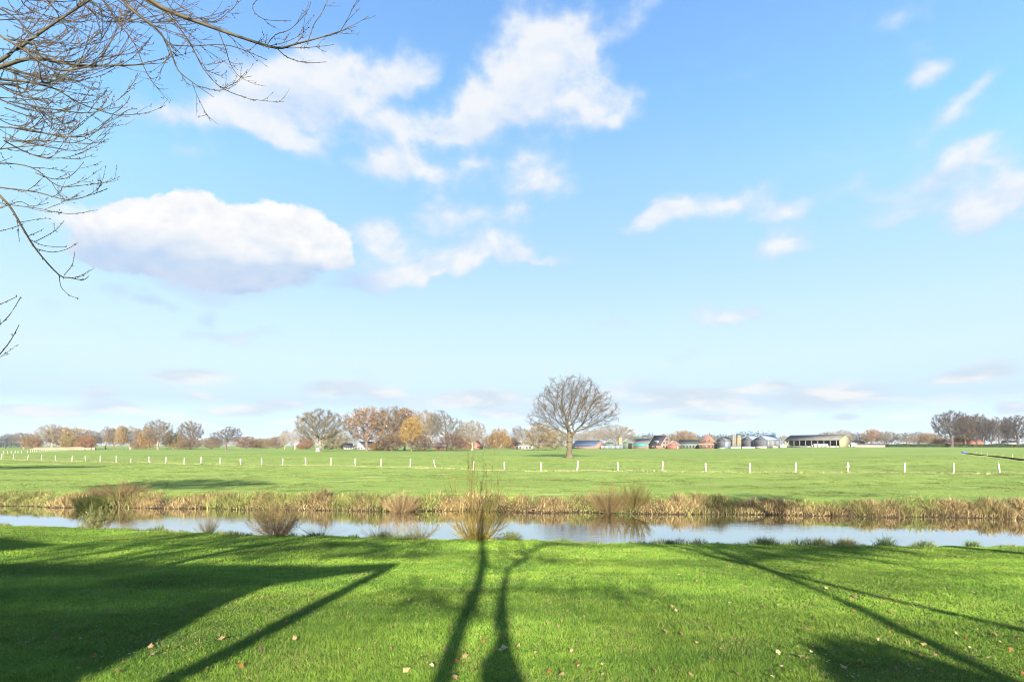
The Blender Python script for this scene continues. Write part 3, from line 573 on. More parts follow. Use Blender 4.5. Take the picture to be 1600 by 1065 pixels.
# (px centre, py top, px width, distance, kind, variant, crown colour, label)
TREES = [
 (8,677,28,520,'bare',2,(.10,.10,.10),'dark spreading bare tree at the far left edge above a dark wood'),
 (38,675,30,430,'bare',1,GREY,'pale grey bare tree between the dark wood and an orange leaved tree'),
 (50,678,24,400,'bush',0,ORANGE,'low orange leaved tree at the left end of the earth bank'),
 (82,662,44,405,'bare',0,PALE,'tall pale bare tree rising over the earth bank at far left'),
 (98,668,40,415,'leafy',1,BROWN,'brown leaved tree just right of the tall pale one over the earth bank'),
 (120,668,46,395,'bush',1,TAN,'wide tan thicket over the right end of the earth bank'),
 (108,680,26,385,'bush',0,OLIVE,'olive brown bush at the middle of the earth bank'),
 (134,680,24,380,'bush',0,RED,'reddish brown scrub beside the pale round bales'),
 (144,671,18,395,'bare',1,GREY,'slim bare tree with pale trunk just right of the round bales'),
 (165,666,28,400,'bare',2,GREY,'first bare tree of the short row with pale trunks, a forked crown'),
 (178,668,20,402,'bare',1,TAN,'narrow tan bare tree second in the row of pale trunks'),
 (190,664,17,398,'leafy',1,(.38,.28,.14),'slim tree with an orange top in the row of pale trunks'),
 (204,665,28,404,'bare',0,PALE,'open pale bare tree right of the orange topped one'),
 (219,669,16,402,'bare',1,GREY,'small grey bare tree at the right end of the row of pale trunks'),
 (216,688,20,392,'bush',0,ORANGE,'small orange bush beneath the row of pale trunks'),
 (247,655,36,385,'bare',0,GREY,'large round bare tree with a brown bush against its left side'),
 (233,667,26,390,'bush',0,(.34,.23,.10),'brown leaved bush against the left of the large round bare tree'),
 (271,674,32,395,'bush',0,OLIVE,'olive bush between two large round bare trees'),
 (297,657,34,385,'bare',0,(.24,.19,.14),'large dark round bare tree right of the olive bush'),
 (296,686,34,380,'bush',1,BROWN,'brown undergrowth at the foot of the dark round tree'),
 (330,683,26,440,'bush',1,BROWN,'low brown scrub left of the dark multi stemmed tree'),
 (353,666,42,330,'bare',2,(.18,.14,.11),'dark multi stemmed bare tree standing alone at left'),
 (385,681,30,460,'bush',1,(.32,.20,.12),'low reddish brown scrub right of the dark multi stemmed tree'),
 (410,684,34,470,'bush',0,(.30,.25,.13),'low brown grove in the distance left of the pale birches'),
 (433,681,26,450,'bush',1,BROWN,'brown thicket against the pale birches'),
 (445,671,14,430,'bare',1,PALE,'thin upright pale birch, left one of two'),
 (461,667,24,425,'bare',2,(.50,.43,.36),'leaning pale birch with white trunk'),
 (500,638,64,272,'bare',0,(.27,.23,.15),'big bare oak with wide crown standing on a grey stone block'),
 (525,671,40,400,'bush',1,OLIVE,'olive thicket behind the right of the oak on the stone block'),
 (479,680,22,410,'bush',0,(.30,.20,.13),'brown bush behind the left of the oak on the stone block'),
 (471,692,14,400,'bush',0,RED,'small red bush near the leaning birch'),
 (536,690,12,430,'bush',0,(.10,.13,.05),'dark green garden bush left of the white gabled house'),
 (573,636,64,300,'leafy',0,(.31,.22,.14),'great russet leaved oak at the left end of the dense grove'),
 (607,634,44,300,'bare',1,GREY,'tall bare tree next to the russet oak in the grove'),
 (632,637,40,305,'leafy',1,(.27,.18,.12),'brown leaved tree in the middle of the grove'),
 (643,652,32,285,'leafy',1,YEL,'golden yellow leaved tree at the front of the grove'),
 (664,640,44,300,'bare',0,TAN,'open pale bare tree right of the golden tree'),
 (698,641,50,290,'bare',2,(.25,.21,.14),'broad bare tree with ivy dark trunk at the right of the grove'),
 (612,675,44,287,'bush',0,(.20,.15,.10),'dark brown undergrowth at the foot of the grove, left part'),
 (657,680,40,284,'bush',1,(.26,.18,.11),'brown twiggy undergrowth at the foot of the pale bare tree'),
 (706,676,40,286,'bush',1,(.24,.17,.12),'brown undergrowth at the right end of the grove'),
 (590,690,26,295,'bush',0,(.33,.19,.08),'russet bush under the great russet oak'),
 (738,656,38,340,'bare',0,PALE,'pale grey bare tree standing off the right of the grove'),
 (722,679,30,345,'bush',0,(.36,.22,.10),'tan brown bush beside the small house with red gable'),
 (780,668,30,380,'bush',0,(.34,.24,.11),'yellow brown leaved tree in the gap between the grove and the oak'),
 (764,681,24,385,'bush',1,BROWN,'twiggy brown tree left of the yellow brown one'),
 (800,683,20,390,'bush',0,(.32,.20,.12),'small reddish brown tree right of the yellow brown one'),
 (818,665,36,375,'bare',2,(.32,.25,.17),'bare tree with tan crown behind the cream house'),
 (843,660,44,330,'bush',1,(.36,.29,.16),'tan willow thicket left of the big lone oak'),
 (868,670,40,360,'bush',1,(.30,.26,.13),'olive tan thicket behind the trunk of the big lone oak'),
 (922,668,50,520,'bare',2,PALE,'pale bare tree behind the barn with solar panels'),
 (962,663,54,540,'bare',0,PALE,'wide pale bare tree behind the black gabled shed and yellow silo'),
 (1067,672,34,560,'leafy',0,(.36,.26,.14),'round tan tree above the low green building'),
 (1038,684,30,600,'bush',1,(.25,.20,.12),'brown thicket behind the dark roofed farmhouse'),
 (1290,674,22,540,'bare',1,GREY,'small grey bare tree over the left of the open cattle shed roof'),
 (1316,671,30,530,'bare',0,PALE,'pale round bare tree over the right end of the open cattle shed'),
 (1344,675,24,470,'bare',2,GREY,'grey bare tree just right of the open cattle shed'),
 (1362,670,24,460,'leafy',0,(.36,.24,.13),'tan leaved round tree right of the open cattle shed'),
 (1386,673,28,455,'bare',0,GREY,'grey round bare tree right of the tan leaved one'),
 (1418,675,34,500,'bare',2,(.32,.25,.18),'broad low bare tree over the dark hedge'),
 (1436,674,26,510,'bare',0,(.33,.25,.17),'round bare tree next to the broad low one over the hedge'),
 (1453,676,26,500,'leafy',0,(.36,.26,.16),'pinkish tan tree left of the big dark trees'),
 (1470,684,24,420,'bush',0,(.30,.18,.10),'brown bush at the left foot of the big dark trees'),
 (1500,681,24,415,'bush',0,(.48,.22,.10),'orange bush under the big dark trees'),
 (1487,641,46,405,'bare',0,DARK,'tallest dark bare tree at the left of the right hand group'),
 (1508,650,34,410,'leafy',1,(.17,.12,.08),'dark brown leaved tree beside the tallest dark one'),
 (1525,646,32,405,'bare',1,DARK,'dark bare tree with forked trunk, third in the right hand group'),
 (1537,652,18,412,'bare',1,DARK,'narrow dark bare tree fourth in the right hand group'),
 (1548,655,20,400,'bare',1,(.12,.09,.07),'slim dark bare tree in the middle of the right hand group'),
 (1561,651,24,402,'bare',2,DARK,'bare dark tree with brown lower leaves in the right hand group'),
 (1575,651,20,404,'bare',1,(.15,.12,.10),'thin dark bare tree left of the one at the right edge'),
 (1590,648,40,400,'bare',0,DARK,'wide fan shaped dark bare tree at the right edge'),
]
rr_ = random.Random(5)
for (px, top, wpx, dist, kd, v, colr_, lab) in TREES:
    x = X(px, dist); z0 = gz(x, dist); H = Z(top, dist) - z0; tm, cm, hz, wz = PROTO[kd][v % len(PROTO[kd])]
    sz = H / hz; sxy = wpx * 1.14 / F * dist / wz
    name = {'bare': 'bare_tree', 'leafy': 'autumn_tree', 'bush': 'bush'}[kd]
    colr_ = tuple(c * (.50 if kd == 'bare' else .50) for c in colr_); bk = tuple(min(.6, c * 1.1) for c in (colr_ if kd == 'bare' else (.10, .08, .06)))
    tree_obj(name, lab, (x, dist, z0 - .1), tm, cm, (sxy * rr_.choice((-1, 1)), sxy * .9, sz), rr_.uniform(-.35, .35), bk, colr_, cat='bush' if kd == 'bush' else 'tree')

# distant woods: one mass each
def wood(name, label, segs, seed, colf, conifer=False, mat_=None, dens=1.0):
    r = rs(seed); V, Cc = [], []
    for (pa, pb, ta, tb, dist, dep) in segs:
        Lm = (pb - pa) / F * dist; n = int(Lm * 26 * dens); u = r.rand(n); px = pa + (pb - pa) * u; dd = dist + r.uniform(0, dep, n); x = X(px, dd)
        z0 = ground_z(x, dd); ttop = ta + (tb - ta) * u
        hn = vnoise(px * .35 * 400 / dist * 1.2, px * 0 + seed, seed) * .6 + vnoise(px * .9, px * 0 + seed, seed + 1) * .4
        H = (Z(ttop, dd) - z0) * (.62 + .42 * hn)
        if conifer:
            cell = np.floor(x / 5.); cxn = (x / 5. - cell) - .5; rnd = vnoise(cell * 7.7, cell * 3.1, seed); H = (Z(ttop, dd) - z0) * (.72 + .35 * rnd) * (1 - .75 * np.abs(cxn) * 1.2)
        f = r.rand(n) ** .6; z = z0 + H * f
        cp = np.stack([x, dd, z], -1); a = r.normal(0, 1, (n, 3)); a /= np.linalg.norm(a, axis=1)[:, None]; b = np.cross(a, r.normal(0, 1, (n, 3))); b /= np.linalg.norm(b, axis=1)[:, None]
        s = (r.uniform(.35, .95, n) * dist / 600)[:, None]
        V.append(np.stack([cp - a * s, cp - b * s * .5, cp + a * s, cp + b * s * .5], 1).reshape(-1, 3)); Cc.append(np.repeat(colf(r, n, px), 4, 0))
    V = np.concatenate(V); return tag(link(name, mesh_from(name, V, [np.arange(len(V)).reshape(-1, 4)], mat_ or M['twig_far'], col=np.concatenate(Cc))), label, 'wood', kind='stuff')
def cb(r, n, px): 
    t = r.rand(n, 1); q = vnoise(px * .06, px * 0, 77)[:, None]
    return .5 * ((np.array([.26, .22, .17]) * t + np.array([.17, .15, .12]) * (1 - t)) * (1 - q) + q * (np.array([.33, .24, .16]) * t + np.array([.20, .18, .12]) * (1 - t)))
wood('distant_wood', 'continuous brown band of far woodland along the horizon', [(-120, 330, 682, 683, 900, 60), (300, 560, 682, 680, 800, 60), (540, 780, 681, 680, 700, 50), (720, 900, 681, 672, 560, 40), (880, 1060, 673, 677, 620, 50), (1040, 1240, 680, 679, 700, 50), (1220, 1480, 680, 682, 720, 50), (1440, 1720, 679, 677, 560, 40)], 71, cb)
wood('dark_wood', 'low dark bluish wood beyond the far left tree', [(-150, 42, 689, 690, 600, 40)], 72, lambda r, n, px: np.array([.035, .05, .045]) * r.uniform(.6, 1.4, (n, 1)), dens=1.4)
wood('conifer_wood', 'dark blue green conifer wood behind the farm roofs', [(985, 1060, 676, 675, 1000, 60), (1060, 1110, 679, 676, 1000, 60), (1110, 1160, 678, 675, 950, 60), (1150, 1212, 671, 672, 900, 60)], 73, lambda r, n, px: np.array([.022, .045, .038]) * r.uniform(.6, 1.5, (n, 1)), conifer=True, mat_=M['conifer'], dens=2.4)
# hedge on the right
def hedge(name, label, pa, pb, da, db, hgt, seed, n=9000, c=(.035, .055, .022)):
    r = rs(seed); u = r.rand(n); x = X(pa, da) + (X(pb, db) - X(pa, da)) * u; y = da + (db - da) * u + r.uniform(0, 1.8, n); z = ground_z(x, y) + r.rand(n) * hgt * (.8 + .3 * vnoise(x * .2, y * 0, seed))
    cp = np.stack([x, y, z], -1); a = r.normal(0, 1, (n, 3)); a /= np.linalg.norm(a, axis=1)[:, None]; b = np.cross(a, r.normal(0, 1, (n, 3))); b /= np.linalg.norm(b, axis=1)[:, None]; s = r.uniform(.2, .45, (n, 1))
    V = np.stack([cp - a * s, cp - b * s, cp + a * s, cp + b * s], 1).reshape(-1, 3)
    return tag(link(name, mesh_from(name, V, [np.arange(n * 4).reshape(-1, 4)], M['hedge'], col=np.repeat(np.array(c) * r.uniform(.6, 1.5, (n, 1)), 4, 0))), label, 'hedge')
hedge('hedge', 'long dark green hedge at the foot of the right hand trees', 1388, 1640, 425, 385, 2.4, 81, 14000)
hedge('hedge', 'dark green clipped garden hedge behind the stone block oak', 506, 520, 400, 398, 2.6, 82, 1500, (.05, .08, .02))

# ------------------------------------------------------------------ farm buildings
def quadbox(mb, O, A, B, Cv):
    O, A, B, Cv = map(np.array, (O, A, B, Cv)); V = [O, O + A, O + A + B, O + B, O + Cv, O + A + Cv, O + A + B + Cv, O + B + Cv]
    mb.add(V, [(0, 3, 2, 1), (4, 5, 6, 7), (0, 1, 5, 4), (1, 2, 6, 5), (2, 3, 7, 6), (3, 0, 4, 7)])
def bldg(name, label, p0, d0, p1, d1, p2=None, depth=10, eave=3., ridge=6., axis='u', wall='brick', roof='tile_dark', front=(), side=(), verge=None, cat='building', gable_wall=None, open_front=None, hip=0, over=.5, yaw0=None):
    A = np.array([X(p0, d0), d0]); B = np.array([X(p1, d1), d1])
    if yaw0 is not None:
        th = R(yaw0); u_ = np.array([math.cos(th), -math.sin(th)]); k1 = (p1 - 800) / F; B = A + u_ * ((k1 * A[1] - A[0]) / (u_[0] - k1 * u_[1]))
    U = B - A; Lu = np.linalg.norm(U); u = U / Lu; v = np.array([-u[1], u[0]])
    if p2 is not None:
        kk = (p2 - 800) / F; depth = (kk * B[1] - B[0]) / (v[0] - kk * v[1])
    z0 = gz(*A); yaw = math.atan2(u[1], u[0]); root = empty(name, (A[0], A[1], z0 - .05), yaw); tag(root, label, cat)
    D = depth; mb = MB()
    if axis == 'u': prof = [(0, 0), (D, 0), (D, eave), (D / 2, ridge), (0, eave)]
    else: prof = [(0, 0), (Lu, 0), (Lu, eave), (Lu / 2, ridge), (0, eave)]
    t = .25
    # walls: front/back/side slabs, gables closed
    def wl_(*a): MB().box(*a).build('wall', M[wall], root)
    if open_front: wl_(t, Lu - t, D - t, D, 0, eave - .05)
    else: wl_(t, Lu - t, 0, t, 0, eave - .02); wl_(t, Lu - t, D - t, D, 0, eave - .02)
    W_ = mb
    gb = MB()
    if axis == 'u':
        for x0 in (0, Lu - t):
            V = [(x0, a, b) for a, b in prof] + [(x0 + t, a, b) for a, b in prof]; MB().add(V, [(0, 4, 3, 2, 1), (5, 6, 7, 8, 9)] + [(i, (i + 1) % 5, 5 + (i + 1) % 5, 5 + i) for i in range(5)]).build('gable_wall', M[gable_wall or wall], root)
    else:
        wl_(0, t - .003, 0, D, 0, eave - .02); wl_(Lu - t + .003, Lu, 0, D, 0, eave - .02)
        for y0 in (0, D - t):
            V = [(a, y0, b) for a, b in prof[2:]] + [(a, y0 + t, b) for a, b in prof[2:]]
            MB().add(V, [(0, 1, 2), (3, 5, 4), (0, 3, 4, 1), (1, 4, 5, 2), (2, 5, 3, 0)]).build('gable_wall', M[gable_wall or wall], root)
    # roof: two slabs
    rb = MB(); th = .18; o = over
    span = D if axis == 'u' else Lu; sl = (ridge - eave) / (span / 2); e0 = eave - sl * o
    def pt(a, b, z): return (a, b, z) if axis == 'u' else (b, a, z)
    La, Lb = (-o, Lu + o) if axis == 'u' else (-o, D + o)
    for sgn in (0, 1):
        q0 = -o if sgn == 0 else span + o; qm = span / 2
        hA, hB = (La + hip, Lb - hip) if hip else (La, Lb)
        V = [pt(La, q0, e0 + .02), pt(Lb, q0, e0 + .02), pt(hB, qm, ridge + .02), pt(hA, qm, ridge + .02), pt(La, q0, e0 + .02 + th), pt(Lb, q0, e0 + .02 + th), pt(hB, qm, ridge + .02 + th), pt(hA, qm, ridge + .02 + th)]
        rb.add(V, [(0, 3, 2, 1), (4, 5, 6, 7), (0, 1, 5, 4), (1, 2, 6, 5), (2, 3, 7, 6), (3, 0, 4, 7)])
    if hip:
        for e_, hh in ((La, La + hip), (Lb, Lb - hip)):
            rb.add([pt(e_, -o, e0 + .05 + th), pt(e_, span + o, e0 + .05 + th), pt(hh, span / 2, ridge + .05 + th)], [(0, 1, 2)])
    rb.build('roof', M[roof], root)
    if verge:
        for e_ in (La, Lb):
            vb = MB()
            for q0 in (-o, span + o):
                z1, z2 = e0 - .1, ridge - .1; a0, a1 = (e_ - .09, e_ + .09)
                V = [pt(a0, q0, z1), pt(a1, q0, z1), pt(a1, span / 2, z2), pt(a0, span / 2, z2), pt(a0, q0, z1 + .5), pt(a1, q0, z1 + .5), pt(a1, span / 2, z2 + .5), pt(a0, span / 2, z2 + .5)]
                vb.add(V, [(0, 3, 2, 1), (4, 5, 6, 7), (0, 1, 5, 4), (1, 2, 6, 5), (2, 3, 7, 6), (3, 0, 4, 7)])
            vb.build('verge_board', M[verge], root)
    def rectpart(nm, f0, f1, a, b, mt, face):
        if face == 'front': q = MB().box(f0 * Lu, f1 * Lu, -.07, .02, a, b)
        else: q = MB().box(Lu - .02, Lu + .07, f0 * D, f1 * D, a, b)
        w = q.build(nm, M[mt], root)
        if nm == 'window':
            g_ = (MB().box(f0 * Lu + .12, f1 * Lu - .12, -.10, -.072, a + .12, b - .12) if face == 'front' else MB().box(Lu + .072, Lu + .1, f0 * D + .12, f1 * D - .12, a + .12, b - .12)).build('pane', M['glass'], w)
    for (nm, f0, f1, a, b, mt) in front: rectpart(nm, f0, f1, a, b, mt, 'front')
    for (nm, f0, f1, a, b, mt) in side: rectpart(nm, f0, f1, a, b, mt, 'side')
    root['Lu'] = Lu; root['D'] = D
    return root
def wins(n, a, b, z0, z1, mt='white', fill=.5, nm='window'):
    w = (b - a) / n; return [(nm, a + w * i + w * (1 - fill) / 2, a + w * i + w * (1 + fill) / 2, z0, z1, mt) for i in range(n)]
bldg('barn', 'long low red barn with blue solar panels on its roof', 893, 452, 929, 440, 946, yaw0=45, eave=2.4, ridge=6.6, wall='brick2', roof='solar', front=wins(3, .1, .6, .9, 1.7, 'white', .3))
b = bldg('shed', 'dark green black shed with white edged gable behind the panelled enclosure', 944.5, 470, 963.5, 466, depth=22, yaw0=14, eave=4.2, ridge=8.3, axis='v', wall='green_board', roof='tile_dark', verge='white', front=[('window', .3, .7, 4.2, 5.3, 'dark_board')])
bldg('barn', 'grey roofed barn with turquoise panels above a brick plinth', 990, 462, 1013, 450, depth=24, yaw0=24, eave=4.3, ridge=7.9, wall='brick2', roof='sheet_grey', verge='white', front=[('panel', .04, .94, 1.9, 4.0, 'teal')])
b = bldg('shed', 'green gabled shed with a black doorway joined to the turquoise barn', 973, 452, 988, 450, depth=26, yaw0=16, eave=4.4, ridge=8.0, axis='v', wall='green_board', roof='sheet_grey', verge='white', front=[('door', .58, .95, 0, 4.4, 'black')])
fh = bldg('farmhouse', 'farmhouse with steep dark tiled roof, white dormer and white edged gable', 1014, 458, 1033, 448, 1050, yaw0=58, eave=3.6, ridge=10.6, wall='brick2', roof='tile_dark', verge='white', front=wins(2, .1, .7, 1.0, 2.6), side=wins(3, .12, .88, 3.9, 5.6, 'white', .6) + wins(3, .1, .9, 1, 2.6, 'white', .6) + [('panel', .38, .62, 6.3, 8.3, 'dark_board')])
q = MB(); Lu, D = fh['Lu'], fh['D']; q.box(Lu * .32, Lu * .68, .8, D * .35, 4.3, 6.4); dm = q.build('dormer', M['white'], fh); MB().box(Lu * .38, Lu * .62, .70, .797, 4.7, 5.9).build('pane', M['glass'], dm)
MB().box(Lu * .75, Lu * .75 + .9, D * .5 - .5, D * .5 + .5, 10.2, 12.0).build('chimney', M['brick3'], fh)
bldg('outbuilding', 'small dark red brick outbuilding with low gable beside the dormer farmhouse', 1043, 436, 1061, 434, depth=14, yaw0=20, eave=2.9, ridge=6.2, axis='v', wall='brick3', roof='tile_dark', verge='cream', front=[('door', .82, .93, 0, 2.2, 'white')])
bldg('outbuilding', 'low green building with dark roof and white windows between two farmhouses', 1061, 452, 1092, 448, depth=9, yaw0=20, eave=4.6, ridge=6.9, wall='green_board', roof='tile_dark', front=wins(5, .18, .98, .7, 3.0, 'white', .6))
th_ = bldg('farmhouse', 'thatched farmhouse with red brick gable and small white windows', 1092, 440, 1119, 438, depth=24, yaw0=24, eave=3.8, ridge=11.5, axis='v', wall='brick', roof='thatch', hip=6.5, over=.7, front=wins(2, .28, .72, 5.4, 7.0, 'white', .55) + wins(4, .08, .92, .9, 2.8, 'white', .5))
bldg('shed', 'grey gabled shed with bluish side wall left of the two silos', 1120, 430, 1133, 424, 1143, yaw0=55, eave=6.0, ridge=8.8, axis='v', wall='dark_board', roof='sheet_grey', side=[('panel', .02, .98, .1, 5.8, 'blue_board'), ('post', .45, .52, 0, 5.9, 'white')], front=[('panel', .02, .98, 0, 1.0, 'cream')])
bldg('barn', 'left half of the twin gabled grey barn beside the silos', 1158, 432, 1176.5, 430, depth=30, yaw0=53, eave=6.3, ridge=9.6, axis='v', wall='dark_board', roof='sheet_blue', over=.3, front=[('plinth', .01, .99, 0, 1.5, 'pink_wall')])
bldg('barn', 'right half of the twin gabled grey barn with white framed side wall', 1177.5, 421, 1198, 428, 1218, yaw0=53, eave=6.3, ridge=9.6, axis='v', wall='dark_board', roof='sheet_blue', over=.3, front=[('plinth', .01, .99, 0, 1.5, 'pink_wall')], side=wins(9, .1, .98, 1.2, 5.6, 'white', .35, 'post'))
ob = bldg('cattle_shed', 'long open fronted cattle shed with grey roof and yellow gable end', 1227, 440, 1312, 425, 1329, yaw0=50, eave=5.6, ridge=9.4, wall='black', roof='sheet_brown', gable_wall='yellow_wall', open_front=True)
Lu, D = ob['Lu'], ob['D']
for i in range(9): MB().box(Lu * (i + .5) / 9 - .16, Lu * (i + .5) / 9 + .16, .05, .35, 0, 5.3).build('post', M['white'], ob)
MB().box(.3, Lu - .3, .4, .6, 0, 1.2).build('feed_wall', M['cream'], ob)
MB().box(.3, Lu - .3, D * .55, D * .55 + .2, 0, 5.0).build('shade_sheet', M['black'], ob)  # dark sheet painted as the shed's inner shade
# enclosure of dark posts and pale panels in front of the shed
en = empty('panel_fence', (X(939, 436), 436, gz(X(939, 436), 436))); tag(en, 'dark framed enclosure with pale panels beside the solar barn', 'fence')
Lw = X(973, 436) - X(939, 436)
for i in range(12): MB().box(Lw * i / 12 + .12, Lw * (i + 1) / 12 - .12, .05, .12, .3, 2.6).build('panel', M['blue_board' if i % 3 else 'white'], en)
for i in range(13): MB().box(Lw * i / 12 - .1, Lw * i / 12 + .1, -.1, .1, 0, 3.0).build('post', M['dark_board'], en)
MB().box(-.1, Lw + .1, -.08, .18, 3.0, 3.35).build('rail', M['dark_board'], en)
def silo(label, px, dist, top, wpx, body, band=None):
    x = X(px, dist); z = gz(x, dist); H = Z(top, dist) - z; rad = wpx / F * dist / 2; o = empty('silo', (x, dist, z)); tag(o, label, 'silo')
    MB().tube([(0, 0, H * .22), (0, 0, H * .9)], rad, 16).build('body', M[body], o, False)
    MB().tube([(0, 0, H * .9), (0, 0, H * .96), (0, 0, H)], [rad * 1.02, rad * .6, rad * .15], 16).build('roof', M['silo_w'], o)
    MB().tube([(0, 0, H * .08), (0, 0, H * .22)], [rad * .3, rad], 16).build('hopper', M['silo_w'], o)
    if band: MB().tube([(0, 0, H * .35), (0, 0, H * .72)], rad * 1.02, 16).build('band', M[band], o)
    for a in range(4):
        an = a * math.pi / 2 + .4; MB().tube([(rad * math.cos(an), rad * math.sin(an), 0), (rad * math.cos(an), rad * math.sin(an), H * .4)], .12, 6).build('leg', M['silo_w'], o)
    rad2 = rad + .15
    MB().box(-.25, .25, -rad2 - .1, -rad2, 0, H * .93).build('ladder', M['silo_w'], o)
silo('yellow feed silo between the black gabled shed and turquoise barn', 969.5, 448, 682, 5, 'silo_y')
silo('smaller pale silo left of the yellow one', 965, 452, 689, 3.6, 'silo_w')
silo('cream feed silo, left of the two beside the twin gabled barn', 1146.8, 426, 678, 5.6, 'silo_w', None)
silo('rust stained feed silo, right of the two beside the twin gabled barn', 1154.5, 424, 679, 6.4, 'silo_w', 'silo_o')
# other houses
bldg('house', 'white gabled house with dark roof seen left of the grove', 553, 365, 569, 360, depth=12, eave=1.9, ridge=5.2, axis='v', wall='white', roof='tile_dark', verge='white', front=wins(3, .1, .9, .6, 1.5, 'dark_board', .5))
bldg('house', 'low dark roofed house half hidden left of the white gabled house', 538, 380, 551, 382, depth=10, eave=1.8, ridge=4.2, wall='cream', roof='tile_dark', front=wins(3, .1, .9, .6, 1.5, 'dark_board', .5))
bldg('house', 'small brick house with red and white gable right of the grove', 732, 410, 745, 408, depth=12, eave=2.4, ridge=6.0, axis='v', wall='brick2', roof='tile_red', verge='white', front=wins(2, .1, .9, .6, 1.6, 'white', .5))
bldg('house', 'house with dark pyramid roof between trees of the grove', 679, 360, 691, 360, depth=9, eave=1.6, ridge=4.7, wall='brick3', roof='tile_dark', hip=2)
ch = bldg('house', 'cream house with a chimney among trees left of the lone oak', 804, 420, 832, 418, depth=9, eave=2.9, ridge=4.9, wall='cream', roof='sheet_brown', front=wins(5, .05, .95, .7, 2.1, 'dark_board', .5))
MB().box(4.2, 5.4, 3, 4, 3.8, 7.2).build('chimney', M['cream'], ch)
bldg('house', 'low house with orange red roof behind the right hand trees', 1512, 470, 1536, 466, depth=10, eave=2.2, ridge=6.6, wall='brick', roof='tile_red')
wh = bldg('house', 'white house with a tall white chimney at the right edge', 1570, 470, 1592, 466, depth=9, eave=3.6, ridge=5.2, wall='white', roof='tile_dark')
MB().box(1.2, 2.4, 1, 2, 4, 8.2).build('chimney', M['white'], wh)
bldg('shed', 'long low silage store with pale front right of the cattle shed', 1330, 430, 1388, 428, depth=12, eave=1.6, ridge=2.6, wall='pink_wall', roof='sheet_brown')
bldg('shed', 'low white shed behind the silage store', 1326, 470, 1352, 470, depth=12, eave=3.6, ridge=4.9, wall='white', roof='sheet_grey')
# yard walls and bales
for (lab, pa, pb, dist, h_, mt) in [('low pinkish yard wall in front of the twin gabled barn', 1160, 1186, 420, 1.4, 'pink_wall'), ('pale concrete yard wall at the right of the twin gabled barn', 1187, 1217, 418, 1.7, 'cream'), ('low white yard wall below the two silos', 1142, 1158, 420, 1.3, 'cream')]:
    x0 = X(pa, dist); mb_ = MB(); nseg = 8; Lw = (X(pb, dist) - x0) / nseg
    for i in range(nseg): mb_.box(Lw * i, Lw * (i + 1) - .06, 0, .3, 0, h_ * (1 - .12 * (i % 3 == 1)))
    mb_.box(-.1, .0, -.06, .36, 0, h_ + .15)
    o = mb_.build('yard_wall', M[mt]); o.location = (x0, dist, gz(x0, dist) - .1); tag(o, lab, 'wall')
def bale_proto(rad, ln, mt):
    mb_ = MB(); k_ = 18
    mb_.tube([(-ln / 2, 0, rad), (-ln / 2 + .05, 0, rad), (ln / 2 - .05, 0, rad), (ln / 2, 0, rad)], [rad * .93, rad, rad, rad * .93], k_); return mb_
for i, (px, dist, lab) in enumerate([(1221.5, 416, 'left white wrapped bale at the gap before the cattle shed'), (1225.5, 416, 'right white wrapped bale at the gap before the cattle shed'), (1273, 415, 'first pale green wrapped bale in front of the cattle shed'), (1279, 415, 'second pale green wrapped bale in front of the cattle shed'), (1285, 415, 'middle pale green wrapped bale in front of the cattle shed'), (1291, 415, 'fourth pale green wrapped bale in front of the cattle shed'), (1330, 420, 'white wrapped bale at the yellow gable end'), (1336, 420, 'outer white wrapped bale right of the yellow gable end')]):
    x = X(px, dist); o = bale_proto(1.25, 2.4, 'wrap').build('wrapped_bale', M['wrap'], None, True); o.location = (x, dist, gz(x, dist) - .05); o.rotation_euler = (0, 0, rr_.uniform(-.6, .6)); tag(o, lab, 'bale', 'wrapped bales by the cattle shed')
# earth bank and round bales at left
xs_ = np.linspace(X(38, 372), X(150, 372), 60); V = []; rb_ = rs(3)
for a in xs_:
    e = min((a - xs_[0]) / 8, (xs_[-1] - a) / 14, 1); hh = (1.5 + .7 * vnoise(a * .12, 0, 5) + .3 * vnoise(a * .6, 0, 6)) * smooth(e)
    for b_, f in ((0, 0), (.8, .7), (1.8, 1), (3.2, .8), (4.5, 0)): V.append((a, 372 + b_, gz(a, 372) - .1 + hh * f))
idx_ = np.arange(60 * 5).reshape(60, 5); Fb = np.stack([idx_[:-1, :-1], idx_[1:, :-1], idx_[1:, 1:], idx_[:-1, 1:]], -1).reshape(-1, 4)
tag(link('earth_bank', mesh_from('earth_bank', V, [Fb], M['soil_heap'], smooth_shade=True)), 'long low bank of reddish earth below the far left trees', 'bank')
M['straw'] = mat('straw', (.52, .42, .26), .9, .15, 2)
for i, (px, lab) in enumerate([(131, 'leftmost pale straw bale at the end of the earth bank'), (136, 'second pale straw bale from the earth bank'), (141, 'third pale straw bale from the earth bank'), (147, 'rightmost pale straw bale beside the earth bank')]):
    x = X(px, 340); o = bale_proto(.8, 1.5, 'straw').build('straw_bale', M['straw'], None, True); o.location = (x, 340, gz(x, 340) - .05); o.rotation_euler = (0, 0, rr_.uniform(-.6, .6)); tag(o, lab, 'bale', 'straw bales beside the earth bank')
# stone block under the second oak
x = X(497, 262); z = gz(x, 262); mb_ = MB(); mb_.box(-1, 1, -1, 1, 0, .35); mb_.box(-.8, .8, -.8, .8, .35, 1.6); mb_.box(-.9, .9, -.9, .9, 1.6, 1.75)
o = mb_.build('stone_block', M['cream']); o.location = (x, 262, z - .05); tag(o, 'pale stone block in the meadow at the foot of the second oak', 'stone block')

